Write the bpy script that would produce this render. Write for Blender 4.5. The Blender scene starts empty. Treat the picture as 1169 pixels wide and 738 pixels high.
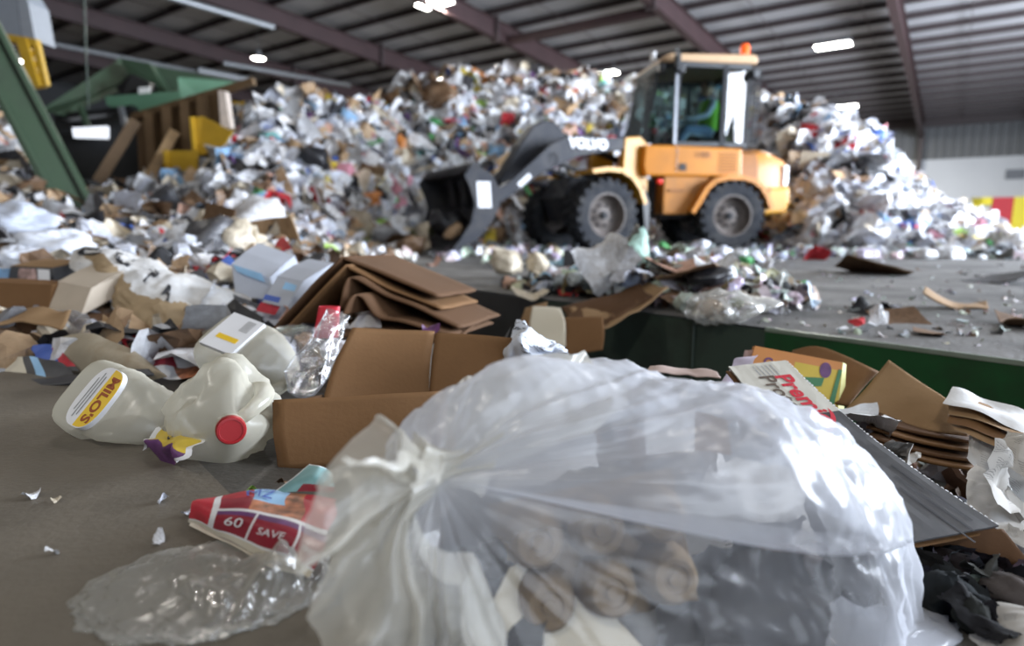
import bpy, bmesh, math, random
import numpy as np
from mathutils import Vector, Matrix, Euler, noise
random.seed(7)
rng = np.random.default_rng(11)
SC = bpy.context.scene
COL = SC.collection
PI = math.pi

# ------------------------------------------------------------------ camera
F = 700.0; PITCH = math.atan(114 / 700.0); CAMZ = 0.42
cp, sp = math.cos(PITCH), math.sin(PITCH)

def ray(px, py):
    a = (px - 584.5) / F; b = -(py - 369.0) / F
    return Vector((a, cp + b * sp, -sp + b * cp))

def P(px, py, Y):
    d = ray(px, py); t = Y / d.y
    return Vector((d.x * t, Y, CAMZ + d.z * t))

def G(px, py, z=0.0):
    d = ray(px, py); t = (z - CAMZ) / d.z
    return Vector((d.x * t, d.y * t, z))

def proj(p):
    x, y, z = p[0], p[1], p[2] - CAMZ
    w = y * cp - z * sp; v = y * sp + z * cp
    return 584.5 + F * x / w, 369.0 - F * v / w

# ------------------------------------------------------------------ materials
def nodes(m):
    m.use_nodes = True
    nt = m.node_tree
    return nt, nt.nodes['Principled BSDF']

def M(name, col, rough=.6, metal=0., var=.12, scale=12., bump=0., bscale=60., spec=.4, dirt=None, dirt_scale=3., dirt_amt=.5, coat=0., emit=None, es=0.):
    m = bpy.data.materials.new(name); nt, b = nodes(m); L = nt.links
    tc = nt.nodes.new('ShaderNodeTexCoord')
    n = nt.nodes.new('ShaderNodeTexNoise'); n.inputs['Scale'].default_value = scale; n.inputs['Detail'].default_value = 5
    L.new(tc.outputs['Object'], n.inputs['Vector'])
    r = nt.nodes.new('ShaderNodeValToRGB')
    c = Vector(col[:3])
    r.color_ramp.elements[0].position = .3; r.color_ramp.elements[1].position = .7
    r.color_ramp.elements[0].color = (*[max(0, x * (1 - var)) for x in c], 1)
    r.color_ramp.elements[1].color = (*[min(1, x * (1 + var)) for x in c], 1)
    L.new(n.outputs['Fac'], r.inputs['Fac'])
    out = r.outputs['Color']
    if dirt is not None:
        n2 = nt.nodes.new('ShaderNodeTexNoise'); n2.inputs['Scale'].default_value = dirt_scale; n2.inputs['Detail'].default_value = 8; n2.inputs['Roughness'].default_value = .7
        L.new(tc.outputs['Object'], n2.inputs['Vector'])
        r2 = nt.nodes.new('ShaderNodeValToRGB'); r2.color_ramp.elements[0].position = .45; r2.color_ramp.elements[1].position = .65
        r2.color_ramp.elements[1].color = (dirt_amt,) * 3 + (1,)
        L.new(n2.outputs['Fac'], r2.inputs['Fac'])
        mx = nt.nodes.new('ShaderNodeMixRGB'); mx.inputs['Color2'].default_value = (*dirt, 1)
        L.new(r2.outputs['Color'], mx.inputs['Fac']); L.new(out, mx.inputs['Color1']); out = mx.outputs['Color']
    L.new(out, b.inputs['Base Color'])
    b.inputs['Roughness'].default_value = rough; b.inputs['Metallic'].default_value = metal
    b.inputs['Specular IOR Level'].default_value = spec; b.inputs['Coat Weight'].default_value = coat
    if emit:
        b.inputs['Emission Color'].default_value = (*emit, 1); b.inputs['Emission Strength'].default_value = es
    if bump:
        n3 = nt.nodes.new('ShaderNodeTexNoise'); n3.inputs['Scale'].default_value = bscale; n3.inputs['Detail'].default_value = 6
        L.new(tc.outputs['Object'], n3.inputs['Vector'])
        bp = nt.nodes.new('ShaderNodeBump'); bp.inputs['Strength'].default_value = bump; bp.inputs['Distance'].default_value = .02
        L.new(n3.outputs['Fac'], bp.inputs['Height']); L.new(bp.outputs['Normal'], b.inputs['Normal'])
    return m

def scrap_mat(name, rough, spec, source, bump=.25, trans=0.):
    """one material for loose scraps: each takes its own colour from the object or from the mesh's colour attribute"""
    m = bpy.data.materials.new(name); nt, b = nodes(m); L = nt.links
    if source == 'object':
        s = nt.nodes.new('ShaderNodeObjectInfo'); col = s.outputs['Color']
    else:
        s = nt.nodes.new('ShaderNodeAttribute'); s.attribute_name = 'Col'; col = s.outputs['Color']
    tc = nt.nodes.new('ShaderNodeTexCoord')
    n = nt.nodes.new('ShaderNodeTexNoise'); n.inputs['Scale'].default_value = 9; n.inputs['Detail'].default_value = 7; n.inputs['Roughness'].default_value = .7
    L.new(tc.outputs['Object'], n.inputs['Vector'])
    r = nt.nodes.new('ShaderNodeValToRGB'); r.color_ramp.elements[0].position = .36; r.color_ramp.elements[1].position = .6
    r.color_ramp.elements[0].color = (.5, .46, .42, 1); r.color_ramp.elements[1].color = (1, 1, 1, 1)
    L.new(n.outputs['Fac'], r.inputs['Fac'])
    mx = nt.nodes.new('ShaderNodeMixRGB'); mx.blend_type = 'MULTIPLY'; mx.inputs['Fac'].default_value = .75
    L.new(col, mx.inputs['Color1']); L.new(r.outputs['Color'], mx.inputs['Color2'])
    L.new(mx.outputs['Color'], b.inputs['Base Color'])
    b.inputs['Roughness'].default_value = rough; b.inputs['Specular IOR Level'].default_value = spec
    if bump:
        n3 = nt.nodes.new('ShaderNodeTexNoise'); n3.inputs['Scale'].default_value = 22; n3.inputs['Detail'].default_value = 4
        L.new(tc.outputs['Object'], n3.inputs['Vector'])
        bp = nt.nodes.new('ShaderNodeBump'); bp.inputs['Strength'].default_value = bump; bp.inputs['Distance'].default_value = .03
        L.new(n3.outputs['Fac'], bp.inputs['Height']); L.new(bp.outputs['Normal'], b.inputs['Normal'])
    return m

def film_mat(name, col=(.86, .88, .92), base=.16, edge=.72, gloss=.16, rough=.16, nscale=14., nb=.35, translucent=.5, milk=0.):
    """thin plastic film: partly see-through, milky where seen edge-on, with glossy creases"""
    m = bpy.data.materials.new(name); m.use_nodes = True; nt = m.node_tree; nt.nodes.clear(); L = nt.links
    N = nt.nodes.new
    out = N('ShaderNodeOutputMaterial')
    tc = N('ShaderNodeTexCoord')
    n = N('ShaderNodeTexNoise'); n.inputs['Scale'].default_value = nscale; n.inputs['Detail'].default_value = 6; n.inputs['Distortion'].default_value = .8
    L.new(tc.outputs['Object'], n.inputs['Vector'])
    bp = N('ShaderNodeBump'); bp.inputs['Strength'].default_value = nb; bp.inputs['Distance'].default_value = .02
    L.new(n.outputs['Fac'], bp.inputs['Height'])
    d = N('ShaderNodeBsdfDiffuse'); d.inputs['Color'].default_value = (*col, 1); L.new(bp.outputs['Normal'], d.inputs['Normal'])
    t = N('ShaderNodeBsdfTranslucent'); t.inputs['Color'].default_value = (*col, 1); L.new(bp.outputs['Normal'], t.inputs['Normal'])
    m1 = N('ShaderNodeMixShader'); m1.inputs[0].default_value = translucent; L.new(d.outputs[0], m1.inputs[1]); L.new(t.outputs[0], m1.inputs[2])
    tr = N('ShaderNodeBsdfTransparent'); tr.inputs['Color'].default_value = (.97, .97, .97, 1)
    lw = N('ShaderNodeLayerWeight'); lw.inputs['Blend'].default_value = .35
    mr = N('ShaderNodeMapRange'); mr.inputs['To Min'].default_value = base; mr.inputs['To Max'].default_value = edge
    L.new(lw.outputs['Facing'], mr.inputs['Value'])
    fac = mr.outputs[0]
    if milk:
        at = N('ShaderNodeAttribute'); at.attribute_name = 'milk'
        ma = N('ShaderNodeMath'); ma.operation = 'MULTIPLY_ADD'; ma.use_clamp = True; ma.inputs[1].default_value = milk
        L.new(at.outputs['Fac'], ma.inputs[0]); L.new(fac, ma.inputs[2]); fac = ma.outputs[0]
    m2 = N('ShaderNodeMixShader'); L.new(fac, m2.inputs[0]); L.new(tr.outputs[0], m2.inputs[1]); L.new(m1.outputs[0], m2.inputs[2])
    g = N('ShaderNodeBsdfGlossy'); g.inputs['Roughness'].default_value = rough; L.new(bp.outputs['Normal'], g.inputs['Normal'])
    m3 = N('ShaderNodeMixShader'); m3.inputs[0].default_value = gloss; L.new(m2.outputs[0], m3.inputs[1]); L.new(g.outputs[0], m3.inputs[2])
    L.new(m3.outputs[0], out.inputs['Surface'])
    return m

def glass_mat(name, tint=(.8, .86, .86), refl=.12):
    m = bpy.data.materials.new(name); m.use_nodes = True; nt = m.node_tree; nt.nodes.clear(); L = nt.links
    out = nt.nodes.new('ShaderNodeOutputMaterial'); t = nt.nodes.new('ShaderNodeBsdfTransparent'); t.inputs['Color'].default_value = (*tint, 1)
    g = nt.nodes.new('ShaderNodeBsdfGlossy'); g.inputs['Roughness'].default_value = .03
    mx = nt.nodes.new('ShaderNodeMixShader'); mx.inputs[0].default_value = refl
    L.new(t.outputs[0], mx.inputs[1]); L.new(g.outputs[0], mx.inputs[2]); L.new(mx.outputs[0], out.inputs['Surface'])
    return m

# ------------------------------------------------------------------ mesh building
def smooth_by_angle(me, ang=35):
    me.shade_smooth() if hasattr(me, 'shade_smooth') else None
    try: me.set_sharp_from_angle(angle=math.radians(ang))
    except Exception: pass

class MB:
    def __init__(s): s.v = []; s.f = []; s.mi = []; s.cur = 0
    def add(s, vs, fs):
        b = len(s.v); s.v += [Vector(v) for v in vs]
        for f in fs: s.f.append([b + i for i in f]); s.mi.append(s.cur)
        return s
    def box(s, c, size, rot=None, jit=0.):
        c = Vector(c); h = [x / 2 for x in size]; vs = []
        for x, y, z in ((-1,-1,-1),(1,-1,-1),(1,1,-1),(-1,1,-1),(-1,-1,1),(1,-1,1),(1,1,1),(-1,1,1)):
            v = Vector((x*h[0], y*h[1], z*h[2]))
            if jit: v += Vector([random.uniform(-jit, jit) for _ in range(3)])
            if rot is not None: v = rot @ v
            vs.append(c + v)
        return s.add(vs, [(0,3,2,1),(4,5,6,7),(0,1,5,4),(1,2,6,5),(2,3,7,6),(3,0,4,7)])
    def bar(s, a, b, w, h=None, up=(0,0,1)):
        """a square bar from a to b"""
        a, b = Vector(a), Vector(b); h = h or w
        d = (b - a).normalized(); u = Vector(up)
        if abs(d.dot(u)) > .98: u = Vector((1,0,0))
        x = d.cross(u).normalized(); y = x.cross(d)
        vs = [p + x*i*w/2 + y*j*h/2 for p in (a, b) for i, j in ((-1,-1),(1,-1),(1,1),(-1,1))]
        return s.add(vs, [(3,2,1,0),(4,5,6,7),(0,1,5,4),(1,2,6,5),(2,3,7,6),(3,0,4,7)])
    def tube(s, pts, r, n=8, cap=True):
        pts = [Vector(p) for p in pts]; rs = r if isinstance(r, (list, tuple)) else [r]*len(pts)
        rings = []; px = None
        for i, p in enumerate(pts):
            d = (pts[min(i+1, len(pts)-1)] - pts[max(i-1, 0)]).normalized()
            u = Vector((0,0,1)) if abs(d.z) < .9 else Vector((1,0,0))
            if px is not None: u = px.cross(d) if px.cross(d).length > .1 else u
            x = d.cross(u).normalized() if px is None else (px - d*px.dot(d)).normalized()
            px = x; y = d.cross(x)
            rings.append([p + (x*math.cos(a) + y*math.sin(a))*rs[i] for a in [2*PI*k/n for k in range(n)]])
        vs = [v for R in rings for v in R]; fs = []
        for i in range(len(pts)-1):
            for k in range(n):
                fs.append((i*n+k, i*n+(k+1)%n, (i+1)*n+(k+1)%n, (i+1)*n+k))
        if cap: fs.append(tuple(range(n))[::-1]); fs.append(tuple((len(pts)-1)*n+k for k in range(n)))
        return s.add(vs, fs)
    def lathe(s, prof, n=24, c=(0,0,0), axis=None):
        """prof: (r, z) list; revolve about z (or along axis vector)"""
        c = Vector(c)
        R = Vector((0,0,1)).rotation_difference(Vector(axis)).to_matrix() if axis is not None else Matrix.Identity(3)
        vs = [c + R @ Vector((r*math.cos(2*PI*k/n), r*math.sin(2*PI*k/n), z)) for r, z in prof for k in range(n)]
        fs = [(i*n+k, i*n+(k+1)%n, (i+1)*n+(k+1)%n, (i+1)*n+k) for i in range(len(prof)-1) for k in range(n)]
        return s.add(vs, fs)
    def prism(s, poly, f0, f1):
        """extrude polygon: poly list of (a,b); f0/f1 map (a,b)->point"""
        n = len(poly)
        vs = [f0(*p) for p in poly] + [f1(*p) for p in poly]
        fs = [tuple(range(n)), tuple(range(2*n-1, n-1, -1))] + [(i, i+n, (i+1)%n+n, (i+1)%n) for i in range(n)]
        return s.add(vs, fs)
    def grid(s, nu, nv, fn, closed_u=False):
        vs = [fn(i/(nu if closed_u else nu-1), j/(nv-1)) for i in range(nu) for j in range(nv)]
        fs = []
        for i in range(nu if closed_u else nu-1):
            for j in range(nv-1):
                a = i*nv+j; b = ((i+1)%nu)*nv+j
                fs.append((a, b, b+1, a+1))
        return s.add(vs, fs)
    def build(s, name, mat, parent=None, xf=None, smooth=False, bevel=0., solid=0., sub=0, origin=None, ang=35):
        me = bpy.data.meshes.new(name)
        vs = [xf(*v) for v in s.v] if xf else s.v
        o = bpy.data.objects.new(name, me)
        org = Vector((0,0,0))
        if parent is not None:
            o.parent = parent; org = world_loc(parent)
        if origin is not None:
            o.location = Vector(origin) - org; org = Vector(origin)
        me.from_pydata([tuple(v - org) for v in vs], [], s.f)
        bm = bmesh.new(); bm.from_mesh(me)
        bmesh.ops.recalc_face_normals(bm, faces=bm.faces); bm.to_mesh(me); bm.free()
        for m in (mat if isinstance(mat, (list, tuple)) else [mat]): me.materials.append(m)
        if any(s.mi): me.polygons.foreach_set('material_index', s.mi)
        if smooth: smooth_by_angle(me, ang)
        COL.objects.link(o)
        if solid:
            md = o.modifiers.new('thickness', 'SOLIDIFY'); md.thickness = solid; md.offset = 0
        if bevel:
            md = o.modifiers.new('bevel', 'BEVEL'); md.width = bevel; md.segments = 2; md.limit_method = 'ANGLE'
        if sub:
            md = o.modifiers.new('subd', 'SUBSURF'); md.levels = sub; md.render_levels = sub
        return o

def world_loc(o):
    p = Vector((0,0,0))
    while o is not None: p += o.location; o = o.parent
    return p

def tag(o, label, cat, group=None, kind=None):
    o['label'] = label; o['category'] = cat
    if group: o['group'] = group
    if kind: o['kind'] = kind
    return o

def thing(name, label, cat, loc, group=None):
    o = bpy.data.objects.new(name, None); COL.objects.link(o); o.location = loc
    o.empty_display_size = .05
    return tag(o, label, cat, group)

def struct(o): o['kind'] = 'structure'; return o

def text_verts(body, size=1.0, depth=0., bold=0., res=3):
    """lettering as a mesh in its own xy plane, centred: (verts, faces)"""
    cu = bpy.data.curves.new('lettering', 'FONT'); cu.body = body; cu.size = size; cu.extrude = depth; cu.offset = bold
    cu.resolution_u = res; cu.align_x = 'CENTER'; cu.align_y = 'CENTER'
    ob = bpy.data.objects.new('lettering', cu); COL.objects.link(ob)
    dg = bpy.context.evaluated_depsgraph_get(); dg.update()
    me = bpy.data.meshes.new_from_object(ob.evaluated_get(dg))
    vs = [v.co.copy() for v in me.vertices]; fs = [tuple(p.vertices) for p in me.polygons]
    bpy.data.objects.remove(ob); bpy.data.curves.remove(cu); bpy.data.meshes.remove(me)
    return vs, fs

def fbm(p, sc=1., oct=3): return noise.fractal(Vector(p)*sc, 1.0, 2.0, oct)

def interp(x, tab):
    xs = [t[0] for t in tab]; ys = [t[1] for t in tab]
    return float(np.interp(x, xs, ys))
# ------------------------------------------------------------------ camera object
cam = bpy.data.cameras.new('camera'); cam_o = bpy.data.objects.new('camera', cam); COL.objects.link(cam_o)
cam.sensor_width = 36; cam.lens = F / 1169 * 36
cam_o.location = (0, 0, CAMZ); cam_o.rotation_euler = (PI/2 - PITCH, 0, 0)
cam.dof.use_dof = True; cam.dof.focus_distance = 1.12; cam.dof.aperture_fstop = 2.0
cam.clip_start = .02; cam.clip_end = 300
SC.camera = cam_o

# ------------------------------------------------------------------ building axes
YAW = math.radians(35.5)
U = Vector((math.sin(YAW), math.cos(YAW), 0)); V = Vector((math.cos(YAW), -math.sin(YAW), 0)); Z = Vector((0,0,1))
def B(u, v, z): return U*u + V*v + Z*z
UF, UN, VL, VR = 47.5, -12.0, -42.0, 9.0          # far / near / left / right planes of the hall
def roof_z(u): return 6.85 + .047*(UF - u)

m_conc = M('concrete floor', (.15,.145,.14), .8, var=.25, scale=3, bump=.4, bscale=40, dirt=(.045,.043,.04), dirt_scale=1.6, dirt_amt=.8, spec=.2)
m_concn = M('worn smooth concrete', (.145,.125,.098), .6, var=.14, scale=5, bump=.12, bscale=90, dirt=(.07,.06,.046), dirt_scale=2.2, dirt_amt=.6)
m_sheet = M('roof insulation', (.27,.27,.28), .6, var=.06, scale=.6)
m_purlin = M('purlin steel', (.045,.033,.034), .5, var=.15)
m_rafter = M('red oxide steel', (.034,.017,.018), .6, var=.15, scale=1.5)
m_wallg = M('grey sheeting', (.12,.125,.13), .6, var=.1, scale=.5)
m_wallw = M('white wall', (.50,.52,.55), .7, var=.05, scale=.4)
m_dark = M('dark sheeting', (.03,.032,.034), .7, var=.1)
m_gdark = M('dark green steel', (.040,.060,.046), .5, var=.15, scale=3, dirt=(.02,.02,.018), dirt_scale=4)
m_green = M('green painted steel', (.012,.075,.022), .45, var=.15, scale=4, dirt=(.015,.035,.015), dirt_scale=5, dirt_amt=.6)
m_gconv = M('conveyor green paint', (.042,.075,.043), .5, var=.12, scale=2, dirt=(.035,.05,.035), dirt_scale=2, dirt_amt=.6)
m_glight = M('light green paint', (.10,.21,.13), .45, var=.1, scale=2)
m_rubber = M('black belting', (.034,.034,.034), .55, var=.15, scale=8, bump=.1)
m_belt = M('worn dark belt', (.050,.044,.036), .55, var=.2, scale=4, bump=.15, bscale=70, dirt=(.03,.028,.025), dirt_scale=3, dirt_amt=.7)
m_brownst = M('rusty brown steel', (.12,.072,.033), .6, var=.2, scale=2, dirt=(.06,.036,.018), dirt_scale=2, dirt_amt=.6)
m_yell = M('safety yellow', (.45,.27,.02), .45, var=.08, dirt=(.4,.25,.03), dirt_scale=3, dirt_amt=.5)
m_yelldoor = M('door frame yellow', (.85,.72,.02), .45, var=.04)
m_red = M('door red', (.55,.015,.03), .45, var=.06)
m_lamp = M('lamp diffuser', (1,1,1), .5, var=0, emit=(1,.97,.90), es=22)
m_pipe = M('galvanised pipe', (.20,.21,.22), .4, metal=.4, var=.1)
m_white = M('white paint', (.78,.78,.77), .5, var=.05)

# ------------------------------------------------------------------ trench beside the camera
ND = Vector((-.66, .75, 0)).normalized(); NN = Vector((ND.y, -ND.x, 0))   # along the trench, across it (away from us)
N0, N1, DEPTH = G(200,500).dot(NN), 2.40, .36
def T(s, n, z): return ND*s + NN*n + Z*z
def trench_z(x, y):
    n = x*NN.x + y*NN.y
    if n <= N0: return 0.
    if n >= N1: return 0.
    return -DEPTH * (n - N0) / (N1 - N0)

mb = MB()
mb.add([T(-40,-40,0), T(60,-40,0), T(60,N0,0), T(-40,N0,0)], [(0,1,2,3)])
mb.cur = 1
mb.add([T(-40,N1,0), T(60,N1,0), T(60,70,0), T(-40,70,0)], [(0,1,2,3)])
fl = struct(mb.build('floor', [m_concn, m_conc]))
mb = MB()
mb.add([T(-40,N0,0), T(60,N0,0), T(60,N1,-DEPTH), T(-40,N1,-DEPTH)], [(0,1,2,3)])
belt = mb.build('floor_trench', m_belt); struct(belt)
# far wall of the trench: black belting, dark green and bright green plates under a steel edge angle
def s_at(px, py):
    g = G(px, py, 0); return g.dot(ND)
sA = s_at(620, 340); sB = s_at(880, 373)
wp = bpy.data.objects.new('wall_trench', None); COL.objects.link(wp); struct(wp)
for nm, mt, s0, s1 in (('rubber_skirt', m_rubber, sA, s_at(395, 312)), ('green_plate', m_gdark, sB, sA), ('green_plate', m_green, -9, sB)):
    k = MB()
    k.add([T(s0,N1-.002,-DEPTH), T(s1,N1-.002,-DEPTH), T(s1,N1-.002,-.008), T(s0,N1-.002,-.008), T(s0,N1+.05,-DEPTH), T(s1,N1+.05,-DEPTH), T(s1,N1+.05,-.008), T(s0,N1+.05,-.008)],
          [(0,1,2,3),(4,7,6,5),(0,4,5,1),(3,2,6,7),(0,3,7,4),(1,5,6,2)])
    k.build(nm, mt, wp)
k = MB(); k.bar(T(-9,N1,-.006), T(sB,N1,-.006), .012, .016); k.build('edge_angle', M('worn edge steel', (.25,.30,.24), .4, metal=.3), wp)
k = MB(); ss = s_at(803, 362); k.bar(T(ss,N1-.008,-DEPTH), T(ss,N1-.008,-.02), .02, .006); k.build('plate_seam', m_gdark, wp)

# ------------------------------------------------------------------ walls, roof
def plane(name, pts, mat):
    k = MB(); k.add(pts, [(0,1,2,3)]); return struct(k.build(name, mat))
BAND = 4.35      # height of the white lower wall
# far wall: white below, ribbed grey sheeting above, a red door in a yellow frame
fw = bpy.data.objects.new('wall_far', None); COL.objects.link(fw); struct(fw)
k = MB(); k.add([B(UF,VL,0), B(UF,VR+3,0), B(UF,VR+3,BAND), B(UF,VL,BAND)], [(0,1,2,3)]); k.build('white_wall_band', m_wallw, fw)
k = MB(); n = 120; 
for i in range(n):
    v0 = VL + (VR+3-VL)*i/n; v1 = VL + (VR+3-VL)*(i+1)/n; w = v1-v0
    k.add([B(UF,v0,BAND), B(UF-.06,v0+w*.1,BAND), B(UF-.06,v0+w*.3,BAND), B(UF,v0+w*.4,BAND), B(UF,v1,BAND), B(UF,v0,8), B(UF-.06,v0+w*.1,8), B(UF-.06,v0+w*.3,8), B(UF,v0+w*.4,8), B(UF,v1,8)],
          [(0,1,6,5),(1,2,7,6),(2,3,8,7),(3,4,9,8)])
k.build('grey_wall_sheeting', m_wallg, fw)
k = MB(); k.bar(B(UF-.15,VL,6.55), B(UF-.15,VR+3,6.55), .3, .45); k.build('eave_strut', m_purlin, fw)
def wall_v(px, py):     # v on the far wall plane seen at a pixel
    d = ray(px, py); t = UF / (d.dot(U)); p = d*t; return p.dot(V), CAMZ + d.z*t
vL0, zt = wall_v(1110, 226); vL1, _ = wall_v(1133, 226); vR0, _ = wall_v(1158, 226); vR1, _ = wall_v(1166, 226)
dr = bpy.data.objects.new('door_1', None); COL.objects.link(dr); struct(dr)
def wbox(v0, v1, z0, z1, t=.12): 
    k = MB(); k.add([B(UF-t,v0,z0),B(UF-t,v1,z0),B(UF-t,v1,z1),B(UF-t,v0,z1),B(UF,v0,z0),B(UF,v1,z0),B(UF,v1,z1),B(UF,v0,z1)], [(0,1,2,3),(4,7,6,5),(0,4,5,1),(3,2,6,7),(0,3,7,4),(1,5,6,2)]); return k
wbox(vL1, vR0, 0, zt, .08).build('door_leaf', m_red, dr)
k = wbox(vL1-.0, vL1+.02, 0, zt)
k = MB()
for a in ((vL0, vL1, zt-.45, zt), (vR0, vR1+.5, 0, zt), (vL0, vL0+.5, 0, zt)):
    w = wbox(*a, .2); k.add(w.v, w.f)
k.build('door_frame', m_yelldoor, dr)
vs, zs = wall_v(1159, 199)
sg = MB(); w = wbox(vs-.45, vs+.45, zs-.28, zs+.28, .1)
tag(w.build('wall_sign', M('dark plaque', (.12,.13,.15), .5)), 'small dark rectangular plaque on the white wall above the red door', 'sign')
plane('wall_left', [B(UN,VL,0), B(UF,VL,0), B(UF,VL,9), B(UN,VL,9.6)], m_dark)
plane('wall_near', [B(UN,VL,0), B(UN,VR,0), B(UN,VR,9.6), B(UN,VL,9.6)], m_dark)
# right gable wall with two big open bay doors
wr = bpy.data.objects.new('wall_right', None); COL.objects.link(wr); struct(wr)
DOORS = [(-7., 2.), (7.5, 30.)]; DH = 5.6
k = MB(); us = [UN] + [x for d in DOORS for x in d] + [UF]
for i in range(0, len(us), 2): k.add([B(us[i],VR,0),B(us[i+1],VR,0),B(us[i+1],VR,DH),B(us[i],VR,DH)], [(0,1,2,3)])
k.add([B(UN,VR,DH),B(UF,VR,DH),B(UF,VR,9.8),B(UN,VR,9.8)], [(0,1,2,3)])
k.build('gable_sheeting', m_wallg, wr)

# roof sheet
k = MB(); k.add([B(UN,VL,roof_z(UN)), B(UF,VL,roof_z(UF)), B(UF,VR+3,roof_z(UF)), B(UN,VR+3,roof_z(UN))], [(0,1,2,3)])
ceil = struct(k.build('ceiling', m_sheet))
# purlins: Z sections along v, one every 1.55 m
u = UF - 1.2; i = 0
k = MB()
while u > UN:
    z = roof_z(u); 
    k.add([B(u,VL,z-.01), B(u,VR+3,z-.01), B(u,VR+3,z-.24), B(u,VL,z-.24)], [(0,1,2,3)])
    k.add([B(u,VL,z-.24), B(u,VR+3,z-.24), B(u-.10,VR+3,z-.24), B(u-.10,VL,z-.24)], [(0,1,2,3)])
    u -= 1.6; i += 1
pr = k.build('ceiling_purlins', m_purlin, None, solid=.012); struct(pr)
# sag rods between the purlins
k = MB()
for v in np.arange(VL+1.5, VR, 3.1):
    k.bar(B(UN,v,roof_z(UN)-.16), B(UF,v,roof_z(UF)-.16), .025, .025)
struct(k.build('ceiling_rods', m_purlin))
# rafters: tapered I beams, each with splice plates and a wall column
def rafter(v):
    r = bpy.data.objects.new('rafter_beam', None); COL.objects.link(r); r.location = B(UF, v, 0); struct(r)
    def zt_(u): return roof_z(u) - .25
    def zb(u): return zt_(u) - interp(u, [(UN,.75),(14,.62),(24,.72),(34,.55),(UF,.95)])
    us = [UN, 0, 8, 14, 19, 24, 29, 34, 40, UF-.35]
    k = MB()
    for a, b in zip(us[:-1], us[1:]):
        k.add([B(a,v-.012,zb(a)), B(b,v-.012,zb(b)), B(b,v-.012,zt_(b)), B(a,v-.012,zt_(a))], [(0,1,2,3)])
        k.add([B(a,v+.012,zb(a)), B(b,v+.012,zb(b)), B(b,v+.012,zt_(b)), B(a,v+.012,zt_(a))], [(3,2,1,0)])
    k.build('web', m_rafter, r)
    k = MB()
    for a, b in zip(us[:-1], us[1:]):
        for f in (zb, zt_):
            k.add([B(a,v-.13,f(a)), B(b,v-.13,f(b)), B(b,v+.13,f(b)), B(a,v+.13,f(a)), B(a,v-.13,f(a)+.02), B(b,v-.13,f(b)+.02), B(b,v+.13,f(b)+.02), B(a,v+.13,f(a)+.02)],
                  [(3,2,1,0),(4,5,6,7),(0,1,5,4),(2,3,7,6)])
    k.build('flange', m_rafter, r)
    for us_ in (19.5,):
        k = MB(); c = B(us_, v, (zb(us_)+zt_(us_))/2); 
        rot = Matrix((V, U, Z)).transposed()
        k.box(c, (.34,.10,zt_(us_)-zb(us_)+.25), rot); k.build('splice_plate', m_purlin, r)
    k = MB(); c = B(UF-.35, v, 3.0); k.box(B(UF-.3,v,3.1), (.26,.5,6.2), Matrix((V,U,Z)).transposed()); k.build('column', m_purlin, r)
    return r
for v in (-2.2, -8.5, -14.7, -20.9, -27.1, -33.3, 4.1): rafter(v)
# a cross strut between two rafters
k = MB(); k.bar(B(20.3,-14.7,7.35), B(20.3,-8.5,7.35), .12, .3); struct(k.build('rafter_beam_strut', m_rafter))

# ------------------------------------------------------------------ lamps
def on_roof(px, py, drop):
    d = ray(px, py)
    # solve CAMZ + d.z t = roof_z(u t) - drop
    du = d.dot(U); t = (6.85 + .047*UF - drop - CAMZ) / (d.z + .047*du); return Vector((0,0,CAMZ)) + d*t
def lamp(p, label, shape='box'):
    t = thing('high_bay_lamp', label, 'lamp', p, 'high bay lamps under the roof')
    rot = Matrix((V, U, Z)).transposed()
    if shape == 'box':
        k = MB(); k.box(p+Z*.06, (1.25,.62,.10), rot); k.build('housing', m_pipe, t, bevel=.015)
        k = MB(); k.box(p-Z*.01, (1.2,.56,.05), rot); k.build('diffuser', m_lamp, t, bevel=.01)
    else:
        k = MB(); k.lathe([(.0,.30),(.10,.30),(.14,.2),(.26,.03),(.27,0)], 20, p); k.build('housing', m_pipe, t, smooth=True)
        k = MB(); k.lathe([(.0,-.03),(.2,-.02),(.25,.01)], 20, p); k.build('diffuser', m_lamp, t, smooth=True)
    for s in (-.45, .45) if shape == 'box' else (0,):
        k = MB(); k.bar(p+V*s+Z*.1, p+V*s+Z*(roof_z(p.dot(U))-.05-p.z), .015); k.build('hanger', m_pipe, t)
    return t
LP = []
for (px, py, sh, lb) in ((496,4,'box','bright box lamp under the roof at the top edge, above the pile crest'),
                     (690,84,'box','bright box lamp just above the pile crest, left of the loader cab'),
                     (951,52,'box','bright box lamp right of the cab beside the rafter, the upper of two'),
                     (964,122,'box','bright box lamp low over the right end of the pile, the lower of two'),
                     (295,67,'round','round bright lamp hanging in the dark roof over the left end of the pile'),
                     (23,70,'round','small round bright lamp behind the yellow guard rail at the far left')):
    p = on_roof(px, py, .75 if sh == 'box' else 1.5); 
    lamp(p, lb, sh); LP.append(p)
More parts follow.
